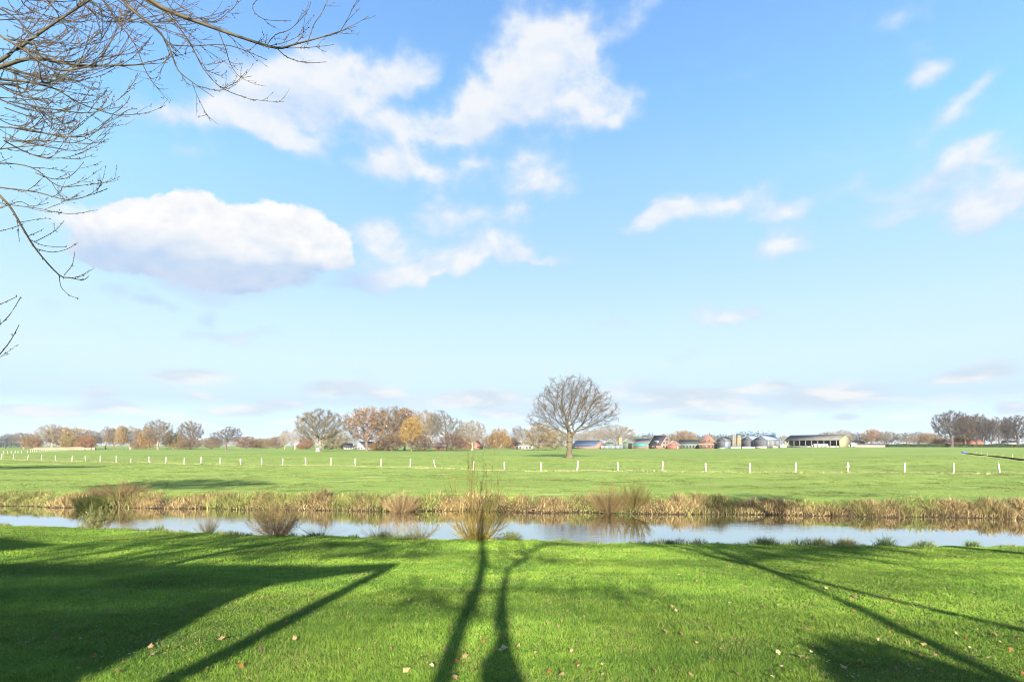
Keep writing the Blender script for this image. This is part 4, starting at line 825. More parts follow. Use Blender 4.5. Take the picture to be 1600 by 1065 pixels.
# ------------------------------------------------------------------ fences
def post_mesh(h, r0, seed):
    r = rs(seed); n = 6; pts = [(r.normal(0, .012) * (i > 0), r.normal(0, .012) * (i > 0), h * i / n) for i in range(n + 1)]
    mb_ = MB().tube(pts, [r0 * 1.05 * (1 + r.uniform(-.08, .1)) for _ in range(n + 1)], 9)
    return mesh_from('post', np.concatenate(mb_.v), [np.array(f) for f in mb_.f.values()], M['white_post'])
pm = [post_mesh(1.2, .078, i) for i in range(5)]
fz = empty('wire_fence', (0, 60, 0)); tag(fz, 'long row of white birch posts crossing the meadow beyond the canal', 'fence')
wire = []
for i, (px, py) in enumerate(POSTS):
    dd = F * CAMZ / (py - HOR) if False else float(fence_d(px)); x = X(px, dd); z = gz(x, dd); q = link('post', pm[i % 5], fz); q.location = (x, dd - 60, z - .12)
    lean = rr_.uniform(-.07, .07) + {681: -.22, 1562: -.20, 112: .16, 43: .14}.get(px, 0); q.rotation_euler = (rr_.uniform(-.04, .04), lean, rr_.uniform(0, 6)); q.rotation_mode = 'ZYX'
    q.rotation_euler = (0, lean, 0); q.scale = (1 + rr_.uniform(-.15, .25),) * 2 + (.98 + rr_.uniform(-.05, .1),)
    wire.append((x, dd - 60, z + .85))
for dz in (0, -.35): MB().tube([(a, b_, c_ + dz) for a, b_, c_ in wire], .004, 4).build('wire', M['sheet_grey'], fz)
# knot stub on one post
MB().tube([(X(1319, 60), -.3, gz(X(1319, 60), 60) + .62), (X(1325, 60), -.3, gz(X(1325, 60), 60) + .66)], .05, 6).build('branch_stub', M['white_post'], fz)
f2 = empty('wire_fence', (-150, 170, 0)); tag(f2, 'farther row of small pale posts converging towards the straw bales', 'fence')
p2x = np.concatenate([np.array([-14, -4, 6, 12.5, 18, 23.5, 28.5, 34, 43]), np.linspace(48, 104, 18), np.linspace(108, 128, 5)])
for i, px in enumerate(p2x):
    dd = np.interp(px, [-20, 20, 60, 105, 128], [185, 200, 240, 290, 320]); x = X(px, dd); z = gz(x, dd); q = link('post', pm[i % 5], f2); q.location = (x + 150, dd - 170, z - .1); q.rotation_euler = (0, rr_.uniform(-.1, .12), 0); q.scale = (1.3, 1.3, .95)
# ditch on the right with its small fence and blue trough
ax, ay, bx, by = X(1511, 200), 200, X(1640, 96), 96
dn = np.array([bx - ax, by - ay]); Ld = np.linalg.norm(dn); dn /= Ld; nn = np.array([-dn[1], dn[0]]); V = []; k_ = 60
for i in range(k_ + 1):
    p_ = np.array([ax, ay]) + dn * Ld * i / k_
    for s_ in (-1.3, 1.3): 
        q_ = p_ + nn * (s_ + (vnoise(i * .7, s_ * 5, 3) - .5) * .5); V.append((q_[0], q_[1], gz(*q_) + .07))
tag(link('ditch', mesh_from('ditch', V, [np.array([[2 * i, 2 * i + 1, 2 * i + 3, 2 * i + 2] for i in range(k_)])], mat('wet ditch', (.035, .05, .016), 1, .4, 1, spec=0))), 'narrow dark drainage ditch in the right of the meadow', 'ditch', kind='structure')
f3 = empty('wire_fence', (ax, ay, 0)); tag(f3, 'thin pale stakes along the drainage ditch at right', 'fence')
for i in range(9):
    p_ = np.array([ax, ay]) + dn * Ld * (i + .4) / 9 + nn * 2.0; q = link('stake', pm[i % 5], f3); q.location = (p_[0] - ax, p_[1] - ay, gz(*p_) - .05); q.scale = (.45, .45, .75); q.rotation_euler = (0, rr_.uniform(-.12, .12), 0)
n = 2500; u = r.rand(n) * Ld; sd_ = r.choice([-1.7, 1.7], n) + r.normal(0, .15, n); x = ax + dn[0] * u + nn[0] * sd_; y = ay + dn[1] * u + nn[1] * sd_
tag(blades('dry_grass', x, y, ground_z(x, y), r.uniform(.03, .07, n), np.full(n, .12), r.uniform(.2, .8, n), np.array([.40, .38, .18]) * r.uniform(.6, 1.2, (n, 1)), M['reed'], 12), 'pale grass edging the drainage ditch', 'dry grass', kind='stuff')
x, y = X(1507, 204), 204; mb_ = MB(); mb_.box(-1, 1, -.5, .5, .12, .2); mb_.box(-1, 1, -.5, -.42, .2, .72); mb_.box(-1, 1, .42, .5, .2, .72); mb_.box(-1, -.92, -.42, .42, .2, .72); mb_.box(.92, 1, -.42, .42, .2, .72)
for sx_ in (-.9, .8): mb_.box(sx_, sx_ + .1, -.45, .45, 0, .12)
o = mb_.build('water_trough', M['blue']); o.location = (x, y, gz(x, y)); o.scale = (.8, .8, .9); tag(o, 'blue cattle trough at the end of the drainage ditch', 'trough')

hm = bpy.data.materials.new('haze'); hm.use_nodes = True; hn = hm.node_tree.nodes; hn.remove(hn['Principled BSDF']); pv = hn.new('ShaderNodeVolumePrincipled')
pv.inputs['Color'].default_value = (.86, .93, 1, 1); pv.inputs['Density'].default_value = .00007; pv.inputs['Anisotropy'].default_value = 0
hm.node_tree.links.new(pv.outputs[0], hn['Material Output'].inputs['Volume'])
hz_ = MB().box(-3400, 3400, -80, 4900, -4, 29).build('haze', hm); tag(hz_, 'thin pale morning haze over the meadows', 'haze', kind='stuff')
# ------------------------------------------------------------------ bank shrubs
def shrub(name, label, x, y, nst, H, spread, colA, colB, rad=.008, curve=.5, sub=2, seed=1, leaves=0, leafcol=(.5, .36, .06), low=0, cat='shrub', leaf=.03, up=.35, bright=.68):
    r = rs(seed); yel = np.array([1, .98, .72]); colA = colA * bright * yel; colB = colB * bright * yel; leafcol = tuple(c * (bright + .1) for c in leafcol); z = gz(x, y); root = empty(name, (x, y, z - .05)); tag(root, label, cat); P0, P1, R0, R1, cs = [], [], [], [], []; tips = []
    for i in range(nst):
        th = r.uniform(0, 2 * np.pi); s_ = spread * r.rand() ** .6; h = H * r.uniform(.45, 1) * (1 - .45 * (s_ / spread) ** 2); p = np.array([.12 * spread * math.cos(th) * r.rand(), .12 * spread * math.sin(th) * r.rand(), 0])
        n_ = 7; rd_ = rad * r.uniform(.7, 1.3); c_ = colA + (colB - colA) * r.rand(); t0 = p.copy()
        for k_ in range(1, n_ + 1):
            t = k_ / n_; q_ = np.array([t0[0] + math.cos(th) * s_ * t ** (.6 + curve * .4) , t0[1] + math.sin(th) * s_ * t ** (.6 + curve * .4), h * (t * (1 - up) + up * t * t)]) + r.normal(0, .02 * H * .5, 3)
            P0.append(p); P1.append(q_); R0.append(rd_ * max(.42, 1.1 - t)); R1.append(rd_ * max(.36, (1.1 - t) * .8)); cs.append(c_)
            if k_ >= 2:
                for _ in range(sub):
                    dv = (q_ - p); dv = dv / (np.linalg.norm(dv) + 1e-6) + r.normal(0, .45, 3); e_ = q_ + dv * H * .10 * r.uniform(.4, 1.4); P0.append(q_); P1.append(e_); R0.append(rd_ * .45); R1.append(rd_ * .2); cs.append(c_); tips.append(e_)
            p = q_; tips.append(q_)
    P0, P1 = np.array(P0), np.array(P1); D = P1 - P0; D /= np.linalg.norm(D, axis=1)[:, None] + 1e-9
    V, Fq_ = edges_mesh(P0, P1, D, D, np.array(R0), np.array(R1), 3); c = np.repeat(np.array(cs), 6, 0)
    link('stems', mesh_from('stems', V, [Fq_], M['reed'], col=c), root)
    if leaves:
        tips = np.array(tips); w8 = tips[:, 2] ** 1.5 + .05; bi = r.choice(len(tips), leaves, p=w8 / w8.sum()) if low == 0 else r.choice(len(tips), leaves); cp = tips[bi] + r.normal(0, .03, (leaves, 3)); a = r.normal(0, 1, (leaves, 3)); a /= np.linalg.norm(a, axis=1)[:, None]; b_ = np.cross(a, r.normal(0, 1, (leaves, 3))); b_ /= np.linalg.norm(b_, axis=1)[:, None]; s_ = leaf * r.uniform(.5, 1.3, (leaves, 1))
        LV = np.stack([cp - a * s_, cp - b_ * s_ * .4, cp + a * s_, cp + b_ * s_ * .4], 1).reshape(-1, 3)
        link('leaves', mesh_from('leaves', LV, [np.arange(leaves * 4).reshape(-1, 4)], M['reed'], col=np.repeat(np.array(leafcol) * r.uniform(.6, 1.3, (leaves, 1)), 4, 0)), root)
    return root
ar = np.array
shrub('willow_shrub', 'upright yellow stemmed willow shrub on the near bank at centre', X(746, 19.9), 19.75, 46, 3.7, 1.4, ar([.34, .20, .08]), ar([.46, .36, .12]), .014, .3, 1, 1, 340, (.50, .34, .05), leaf=.035, bright=.55)
shrub('willow_shrub', 'dense olive yellow base growth of the central willow', X(746, 19.9), 19.78, 130, 1.2, 1.0, ar([.26, .18, .06]), ar([.46, .40, .10]), .010, .6, 2, 2, bright=.85)
shrub('bramble_bush', 'brown twiggy bramble on the near bank at left', X(426, 21), float(lip(X(426, 21))) + .05, 130, 1.5, .95, ar([.26, .17, .09]), ar([.42, .32, .18]), .007, .5, 5, 3, 2200, (.34, .22, .12), 1, leaf=.028)
shrub('reed_clump', 'leaning pale green reed clump at the near edge far left', X(140, 22.5), float(lip(X(140, 22.5))) + .1, 60, 1.05, .45, ar([.30, .32, .14]), ar([.46, .42, .24]), .018, .8, 1, 4, 500, (.22, .24, .09), 1, 'reeds', .05, bright=.55)
shrub('twiggy_scrub', 'low bare scrub on the near bank left of the willow', X(655, 20.4), float(lip(X(655, 20.4))), 60, .9, .95, ar([.28, .21, .11]), ar([.42, .36, .18]), .005, .5, 4, 5, 200, (.35, .28, .10), 1)
shrub('twiggy_scrub', 'thin leafless scrub midway between bramble and willow', X(590, 20.6), float(lip(X(590, 20.6))), 40, .7, .8, ar([.22, .15, .10]), ar([.34, .28, .16]), .006, .5, 3, 6)
shrub('twiggy_scrub', 'sparse dry stalks just right of the bramble', X(500, 20.9), float(lip(X(500, 20.9))), 40, .55, .9, ar([.22, .15, .10]), ar([.36, .29, .18]), .006, .6, 3, 7)
shrub('twiggy_scrub', 'small dark weeds at the water edge left of the bramble', X(318, 21.6), float(lip(X(318, 21.6))) + .1, 60, .75, .45, ar([.18, .13, .08]), ar([.30, .27, .12]), .007, .5, 3, 8, 160, (.22, .22, .07), 1)
shrub('grass_tuft', 'lush green tuft right beside the willow', X(800, 19.9), float(lip(X(800, 19.9))) + .05, 150, .42, .4, ar([.14, .20, .04]), ar([.34, .36, .12]), .010, .8, 1, 9, cat='grass tuft')
yb = 33.0
shrub('alder_bush', 'dark reddish twiggy bush rising from the far bank reeds right of the willow', X(945, yb), yb - 1.2, 130, 1.7, 1.2, ar([.22, .15, .09]), ar([.36, .26, .15]), .010, .4, 4, 10, 900, (.30, .20, .11), 1)
shrub('alder_bush', 'smaller olive brown bush beside the dark reddish one on the far bank', X(985, yb), yb - 1.0, 110, 1.45, 1.0, ar([.16, .12, .06]), ar([.30, .25, .11]), .012, .4, 4, 11, 400, (.22, .20, .08), 1)
shrub('ivy_clump', 'dark green leafy clump at the waterline below the reddish bush', X(962, 31.3), 31.0, 90, .55, 1.3, ar([.06, .09, .02]), ar([.12, .17, .04]), .010, .6, 3, 12, 1200, (.08, .13, .03), 1, cat='plant', leaf=.05)
shrub('ivy_clump', 'green leafy clump at the waterline just right of the willow', X(890, 31.3), 31.1, 60, .6, .7, ar([.10, .13, .03]), ar([.20, .24, .06]), .010, .6, 3, 13, 700, (.14, .20, .04), 1, cat='plant', leaf=.05)
shrub('rush_clump', 'dark green rush clump on the far bank at left', X(143, 34.5), 34.4, 240, 1.15, 1.0, ar([.07, .10, .03]), ar([.16, .19, .06]), .014, .4, 2, 14, 500, (.10, .14, .04), 1, cat='reeds')
shrub('bramble_bush', 'low dark brown bramble mound on the far bank at left', X(185, 35.5), 35.6, 200, 1.1, 1.7, ar([.20, .12, .08]), ar([.38, .26, .17]), .012, .6, 3, 15, 400, (.30, .20, .12), 1)
shrub('bramble_bush', 'tall rusty seed heads on the far bank left of the willow', X(625, 32.5), 32.6, 150, 1.35, 1.3, ar([.36, .22, .14]), ar([.55, .42, .27]), .014, .3, 2, 16, 600, (.44, .28, .18), 1)
for i, (px, lab, Ht, s_, cA, cB) in enumerate([(1192, 'thin sparse grass tuft on the near edge right of centre', .6, .5, (.12, .19, .04), (.28, .32, .12)), (1280, 'straw coloured sedge tuft on the near edge, left of the three on the right', .6, .6, (.30, .28, .12), (.46, .40, .22)), (1322, 'middle straw coloured sedge tuft on the near edge', .62, .55, (.30, .26, .12), (.44, .36, .20)), (1384, 'dark green sedge tuft on the near edge at right', .72, .65, (.05, .11, .03), (.16, .22, .07)), (1520, 'small green tuft on the near edge at far right', .5, .45, (.07, .13, .03), (.2, .26, .08)), (1047, 'small round green tuft on the near edge below the far bush', .32, .35, (.07, .15, .03), (.12, .22, .05))]):
    x = X(px, 18.9); y = float(lip(x)); x = X(px, y); r = rs(300 + i); n = 260; root = empty('sedge_tuft', (x, y + .02, gz(x, y) - .03)); tag(root, lab, 'grass tuft'); q5 = r.normal(0, s_ * .28, (n, 2)) * (1, .5); hh = Ht * r.uniform(.25, .85, n) * np.exp(-(q5[:, 0] / s_ * 1.6) ** 2)
    cc = ar(cA) + (ar(cB) - ar(cA)) * r.rand(n, 1); b_ = blades('blades', q5[:, 0], q5[:, 1], np.zeros(n), hh, r.uniform(.008, .016, n), r.uniform(.2, 1.7, n), cc * .8, M['grass'], 300 + i); b_.parent = root

# ------------------------------------------------------------------ overhanging tree at the upper left
WT = rs(101)
branches = []   # (points 3d, r0, r1)
def pb(pts, depth, r0, r1, ddep=0.):
    P = []; n_ = len(pts)
    for i, (px, py) in enumerate(pts):
        dd = depth + ddep * i / (n_ - 1) + .04 * math.sin(i * 1.7 + depth * 9); P.append((X(px, dd), dd, Z(py, dd)))
    P = np.array(P); t = np.linspace(0, 1, len(P)); tt = np.linspace(0, 1, len(P) * 4)
    # catmull-rom
    Q = []
    for i in range(len(P) - 1):
        a, b_, c_, e_ = P[max(i - 1, 0)], P[i], P[i + 1], P[min(i + 2, len(P) - 1)]
        for s_ in np.linspace(0, 1, 5)[:-1]: Q.append(.5 * ((2 * b_) + (c_ - a) * s_ + (2 * a - 5 * b_ + 4 * c_ - e_) * s_ ** 2 + (3 * b_ - 3 * c_ + e_ - a) * s_ ** 3))
    Q.append(P[-1]); Q = np.array(Q); branches.append((Q, r0 * .85, r1 * .8)); return Q
def sidetwigs(Q, n_, ln, r_, upb=.35, lev=1, start=.15):
    for i in range(n_):
        f = start + (1 - start) * (i + WT.rand() * .8) / n_; j = min(int(f * (len(Q) - 1)), len(Q) - 2); p = Q[j]; d_ = Q[j + 1] - Q[j]; d_ /= np.linalg.norm(d_) + 1e-9
        dv = d_ + WT.normal(0, .42, 3) * (1, 1.2, 1); dv /= np.linalg.norm(dv); pts = [p]; l_ = ln * WT.uniform(.45, 1.25); ns = 6
        cv_ = np.array([WT.normal(.03, .04), WT.normal(0, .05), upb * WT.uniform(.1, .55)])
        for k_ in range(ns): dv = dv + cv_ * .55 + WT.normal(0, .05, 3); dv /= np.linalg.norm(dv); pts.append(pts[-1] + dv * l_ / ns)
        T = np.array(pts); branches.append((T, r_ * .8, r_ * .4))
        if lev > 0: sidetwigs(T, 3, ln * .42, r_ * .62, upb, lev - 1, .3)
HB = [([(150,-30),(218,-8),(263,17),(327,41),(375,58),(432,75),(462,69),(503,58),(556,41)],5.2,.028,.0035,10,.5),
 ([(460,-40),(430,-20),(395,8),(412,30),(455,32)],5.6,.006,.003,2,.2),
 ([(480,70),(490,40),(503,20),(512,0),(520,-12)],5.2,.005,.003,1,.2),
 ([(415,74),(430,55),(455,45),(480,18),(486,2)],5.25,.005,.003,2,.25),
 ([(433,76),(450,90),(478,98),(510,97)],5.2,.005,.003,1,.2),
 ([(150,-40),(188,-4),(210,19),(244,45),(263,71),(278,109),(300,128),(334,152)],5.0,.018,.003,9,.45),
 ([(190,-30),(225,0),(263,23),(297,68),(319,109),(349,139),(400,158)],5.8,.013,.003,10,.4),
 ([(140,-30),(158,-4),(184,34),(210,68),(225,105),(235,122)],6.1,.013,.003,8,.4),
 ([(262,70),(300,72),(350,70),(385,80),(415,93)],5.05,.006,.003,4,.3),
 ([(340,45),(352,75),(360,100),(375,120),(393,119)],5.3,.005,.003,3,.2),
 ([(-60,125),(0,105),(38,93),(68,92),(113,101),(161,103),(214,101),(262,98)],5.0,.024,.003,12,.5),
 ([(-50,120),(0,95),(56,56),(94,30),(146,-4),(170,-20)],4.6,.020,.006,10,.5),
 ([(-60,118),(0,124),(41,128),(86,139),(124,161),(173,178),(203,183)],5.1,.015,.003,8,.4),
 ([(176,178),(188,170),(198,160),(203,150)],5.1,.004,.0025,1,.1),
 ([(185,182),(200,172),(214,170)],5.1,.004,.0025,0,.1),
 ([(-40,30),(0,56),(38,79),(75,105),(113,109),(150,96),(176,60),(190,20)],4.4,.012,.004,10,.45),
 ([(-50,140),(0,132),(38,140),(68,180),(90,195),(118,187)],5.3,.010,.003,7,.4),
 ([(-30,0),(20,25),(50,60),(60,100),(70,130),(110,110),(160,60),(185,5)],4.8,.010,.004,9,.4),
 ([(-20,80),(20,110),(33,150),(60,175),(80,200),(105,203)],5.5,.009,.003,7,.35),
 ([(-40,240),(0,233),(38,229),(75,225),(94,210)],5.2,.008,.003,5,.3),
 ([(-40,285),(0,293),(56,300),(105,312),(143,304),(167,295)],5.3,.009,.003,6,.3),
 ([(-40,262),(0,255),(50,262),(90,290),(125,290),(148,286)],5.1,.008,.003,5,.3),
 ([(55,270),(85,280),(110,275),(131,253)],5.1,.005,.003,2,.2),
 ([(-40,270),(0,306),(17,325),(37,359),(59,393),(92,429),(110,434),(130,437),(139,431)],4.9,.014,.003,2,.2),
 ([(92,429),(96,449),(110,462),(124,466)],4.9,.0035,.002,0,.1),([(100,430),(113,413),(117,393)],4.9,.0035,.0025,0,.1),
 ([(56,377),(85,361),(100,345)],4.9,.004,.0025,1,.1),([(58,389),(82,394),(105,389),(121,379)],4.9,.004,.0025,0,.1),([(48,375),(70,384),(104,386)],4.9,.004,.0025,0,.1),([(44,369),(60,362),(68,357)],4.9,.003,.002,0,.1),
 ([(-30,300),(0,317),(56,325),(107,334),(152,328)],5.2,.006,.0025,2,.25),([(-30,330),(0,325),(30,315),(50,322),(76,317)],5.2,.005,.0025,2,.2),
 ([(30,347),(45,345),(60,342),(76,341)],4.9,.0035,.002,0,.1),([(-30,366),(0,361),(25,354),(38,348)],4.9,.004,.002,0,.1),
 ([(-40,488),(0,475),(27,463)],5.0,.005,.003,0,.1),([(-40,540),(0,507),(17,489),(33,463)],5.0,.006,.003,1,.15),([(-30,590),(0,553),(17,531),(30,507)],4.8,.006,.003,1,.15)]
for pts, dep, r0, r1, nt_, ln in HB:
    Q = pb(pts, dep, r0, r1, .35); 
    if nt_: sidetwigs(Q, nt_, ln, min(r0 * .5, .0042), .45, 1)
for i in range(32):   # fan of finer shoots on the left
    sx_, sy_ = -30 + WT.rand() * 60, WT.rand() ** 1.2 * 235 - 10; l_ = 90 + WT.rand() * 110; dy = WT.uniform(-5, 45); q_ = [(sx_, sy_), (sx_ + l_ * .35, sy_ + dy * .6), (sx_ + l_ * .7, sy_ + dy * .75), (sx_ + l_, sy_ + dy * .75 - WT.uniform(5, 45))]
    Q = pb(q_, 4.4 + WT.rand() * 2.2, .007, .0025, .4); sidetwigs(Q, 5, .32, .0035, .4, 1)
for i in range(14):
    sx_, sy_ = WT.uniform(0, 260), -25; q_ = [(sx_, sy_), (sx_ + WT.uniform(10, 60), sy_ + 40), (sx_ + WT.uniform(40, 110), sy_ + 60), (sx_ + WT.uniform(110, 170), sy_ + WT.uniform(20, 60))]
    Q = pb(q_, 4.6 + WT.rand() * 2, .007, .0025, .3); sidetwigs(Q, 4, .3, .0035, .4, 1)
wt = empty('willow_tree', (-7.4, 4.6, gz(-7.4, 4.6))); tag(wt, 'bare tree whose budding branches hang into the upper left corner', 'tree')
wl = np.array(wt.location)
mb_ = MB()
fork = [(-7.4, 4.6, 1.0), (-7.35, 4.65, 2.2), (-7.2, 4.7, 3.4), (-7.0, 4.8, 4.6), (-6.8, 4.9, 5.7)]
mb_.tube(np.array(fork) - wl, [.24, .19, .16, .13, .10], 12)
mb_.tube(np.array([(-6.8, 4.9, 5.7), (-6.6, 4.9, 6.6), (-5.6, 5.0, 7.6), (-4.4, 5.1, 7.7), (X(150, 5.2), 5.2, Z(-30, 5.2))]) - wl, [.10, .075, .055, .04, .03], 8)
mb_.tube(np.array([(-7.0, 4.8, 4.6), (-6.3, 4.8, 5.5), (-5.4, 4.9, 6.0), (X(-50, 4.9), 4.9, Z(122, 4.9))]) - wl, [.09, .06, .04, .026], 8)
mb_.tube(np.array([(-7.2, 4.7, 3.6), (-6.4, 4.8, 4.6), (-5.6, 4.95, 5.0), (X(-40, 5.1), 5.1, Z(265, 5.1))]) - wl, [.07, .045, .025, .015], 7)
mb_.tube(np.array([(-7.3, 4.7, 3.0), (-6.3, 4.8, 3.7), (X(-35, 4.95), 4.95, Z(500, 4.95))]) - wl, [.05, .025, .008], 6)
mb_.tube(np.array([(-6.6, 4.9, 6.6), (-6.9, 4.5, 8.5), (-6.7, 4.3, 10.5), (-6.9, 4.2, 12.5)]) - wl, [.09, .07, .05, .02], 8)
mb_.build('trunk', M['twig_near'], wt, True)
E0, E1, D0, D1, RA, RB = [], [], [], [], [], []; buds = []
for Q, r0, r1 in branches:
    n_ = len(Q); d_ = np.gradient(Q, axis=0); d_ /= np.linalg.norm(d_, axis=1)[:, None] + 1e-9; rr2 = np.linspace(r0, r1, n_)
    E0.append(Q[:-1]); E1.append(Q[1:]); D0.append(d_[:-1]); D1.append(d_[1:]); RA.append(rr2[:-1]); RB.append(rr2[1:])
    if r0 < .012:
        sl = np.linalg.norm(np.diff(Q, axis=0), axis=1).sum(); m_ = int(sl / .055)
        for _ in range(m_):
            j = WT.randint(0, n_ - 1); f = WT.rand(); p = Q[j] * (1 - f) + Q[j + 1] * f; dv = d_[j] * .8 + WT.normal(0, .45, 3); dv /= np.linalg.norm(dv); buds.append((p, p + dv * WT.uniform(.012, .026), dv))
V, Fq_ = edges_mesh(np.concatenate(E0), np.concatenate(E1), np.concatenate(D0), np.concatenate(D1), np.concatenate(RA), np.concatenate(RB), 5)
link('branches', mesh_from('branches', V - wl, [Fq_], M['twig_near'], smooth_shade=True), wt)
b0 = np.array([b_[0] for b_ in buds]); b1 = np.array([b_[1] for b_ in buds]); bd = np.array([b_[2] for b_ in buds]); bm = (b0 + b1) / 2; nb = len(buds)
V1, F1 = edges_mesh(b0, bm, bd, bd, np.full(nb, .001), np.full(nb, .0045), 4); V2, F2 = edges_mesh(bm, b1, bd, bd, np.full(nb, .0045), np.full(nb, .0008), 4)
V, Fq_ = join([(V1, F1), (V2, F2)]); link('buds', mesh_from('buds', V - wl, [Fq_], mat('buds', (.14, .09, .06), .6, .3, 40)), wt)

# ------------------------------------------------------------------ unseen things added out of view to throw the shadows on lawn and meadow
def caster_tree(name, label, line, rad, specs, n, seed, **k):  # unseen tree, invented to throw a shadow of a given outline
    base = np.array(line[0]); tl = [tuple(np.array(p) - base) for p in line]
    # resample
    Q = []; 
    for a, b_ in zip(tl[:-1], tl[1:]):
        a, b_ = np.array(a), np.array(b_); m_ = max(1, int(np.linalg.norm(b_ - a) / .5)); Q += [tuple(a + (b_ - a) * i / m_) for i in range(m_)]
    Q.append(tl[-1]); sp = [(cx - base[0], cy - base[1], cz - base[2], a, b_, c_) for cx, cy, cz, a, b_, c_ in specs]
    tv, cv = make_tree(seed, sp, n, Q, rad, step=.35, di=3.5, dk=.6, tip=.018, twigs=5, twl=(.4, 1.), twr=k.pop('tw', .012), split=.04, flare=1.4, **k)
    tm, cm = tree_meshes(tv, cv, name); return tree_obj(name, label, tuple(base), tm, cm, (1, 1, 1), 0, (.12, .10, .07), (.12, .10, .07))
Y0 = -8.0
caster_tree('added_garden_tree', 'unseen slender garden tree added behind the viewer to cast the long central shadow', [(-.35, Y0, 1.3), (-.33, Y0, 5.1), (-.3, Y0, 5.7), (-.2, Y0, 6.3), (-.2, Y0, 7.2), (-.42, Y0, 8.7), (-.4, Y0, 10)], .11, [(-.5, Y0, 11, 2.2, 2, 3)], 260, 61)
pt_ = caster_tree('added_garden_tree', 'unseen knobbly pollarded garden tree added behind the viewer to cast the central branchy shadow', [(.3, Y0, 1.3), (.24, Y0, 4.5), (.2, Y0, 5.7), (.25, Y0, 6.3), (.36, Y0, 6.9)], .075, [(1.1, Y0, 7.3, 1.0, .8, .5), (-.1, Y0, 7.2, .8, .8, .4), (1.5, Y0, 8.4, 1.8, 1.2, .7), (2.2, Y0, 6.3, 1.3, .8, .35), (-1.3, Y0, 6.3, .9, .8, .3)], 420, 62, tw=.016)
MB().tube([(.0, 0, 0), (-.02, 0, 2.5), (-.06, 0, 3.7), (-.13, 0, 4.0), (-.08, 0, 4.1), (-.07, 0, 4.28), (-.1, 0, 4.44), (-.07, 0, 4.6), (-.04, 0, 4.95)], [.28, .25, .22, .19, .12, .09, .115, .07, .05], 12).build('shadow_lumps', M['bark'], pt_, True)  # lumps shaped only to swell the trunk's shadow
caster_tree('added_garden_tree', 'unseen leaning garden tree added behind the viewer whose shadow crosses the right lawn', [(3.6, Y0, 1.3), (4.2, Y0, 4), (4.7, Y0, 5.25), (5.35, Y0, 6), (6.0, Y0, 7.05), (6.5, Y0, 8.1), (7, Y0, 9)], .10, [(8.5, Y0, 9.5, 3.5, 2, 2.2), (8.6, Y0, 7.6, 2.2, 1.5, .6), (8.5, Y0, 7.9, 4, 1.5, .7)], 1300, 63, tw=.026)
caster_tree('added_garden_tree', 'unseen left leaning garden tree added behind the viewer to shade the far right lawn', [(7.6, Y0, 1.3), (6.9, Y0, 4.2), (6.5, Y0, 5.55), (6.2, Y0, 6), (5.8, Y0, 7.2), (5.7, Y0, 8.2)], .09, [(9, Y0, 8.2, 3, 1.5, .8), (5.8, Y0, 9.5, 2.5, 2, 1.5), (12, Y0, 8.5, 3, 1.5, 1.)], 700, 64, tw=.02)
caster_tree('added_garden_tree', 'unseen bare garden tree added behind the house to throw streaky shade on the left lawn', [(-9, -14, 1.3), (-8.9, -14, 5), (-8.7, -14, 8)], .16, [(-8, -14, 10.3, 4.5, 3, 1.7), (-5.5, -14, 10.2, 3, 2, 1.2), (-3, -14, 10, 2, 2, 1)], 1100, 65, tw=.024)
caster_tree('added_tall_tree', 'unseen tall tree added behind the viewer so its crown shades the meadow bank at left', [(-25, -10, 1.3), (-25, -10, 8), (-25, -10, 14)], .3, [(-24, -10, 17.5, 7, 3, 1.8)], 1500, 66, tw=.035)
caster_tree('added_tall_tree', 'unseen tall tree added outside the frame at far left to shade a strip of the meadow', [(-63, 20, 0), (-63, 20, 8), (-63, 20, 15)], .35, [(-64, 20, 18.6, 10, 4, 1.6)], 1800, 67, tw=.035)
caster_tree('added_tall_tree', 'unseen tall tree added behind the viewer so its crown shades the far bank at right', [(15, Y0, 1.3), (15, Y0, 7), (15, Y0, 11)], .25, [(15.2, Y0, 13.0, 2.3, 2, .7), (13, Y0, 12.6, 1.5, 2, .6)], 800, 68, tw=.022)
# dense evergreen, added unseen to darken the lower right lawn
r = rs(77); ev = empty('added_evergreen', (3.9, Y0, 1.3)); tag(ev, 'unseen dense tall evergreen added behind the viewer to shade the lower right lawn', 'shrub')
V = []; n = 9000; cp = r.normal(0, 1, (n, 3)); cp /= np.linalg.norm(cp, axis=1)[:, None]; cp *= (r.rand(n, 1) ** .35) * np.array([1.65, 1.2, 2.1]); cp[:, 2] += 1.98
cp[:, 2] += np.where(np.abs(cp[:, 0] + .15) < .7, .1, 0)
a = r.normal(0, 1, (n, 3)); a /= np.linalg.norm(a, axis=1)[:, None]; b_ = np.cross(a, r.normal(0, 1, (n, 3))); b_ /= np.linalg.norm(b_, axis=1)[:, None]; s_ = r.uniform(.06, .12, (n, 1))
V = np.stack([cp - a * s_, cp - b_ * s_, cp + a * s_, cp + b_ * s_], 1).reshape(-1, 3)
link('foliage', mesh_from('foliage', V, [np.arange(n * 4).reshape(-1, 4)], M['hedge'], col=np.repeat(np.array([.05, .09, .03]) * r.uniform(.6, 1.4, (n, 1)), 4, 0)), ev)
MB().tube([(0, 0, 0), (0, 0, 1.5), (.1, 0, 3)], [.14, .1, .05], 8).build('trunk', M['bark'], ev)
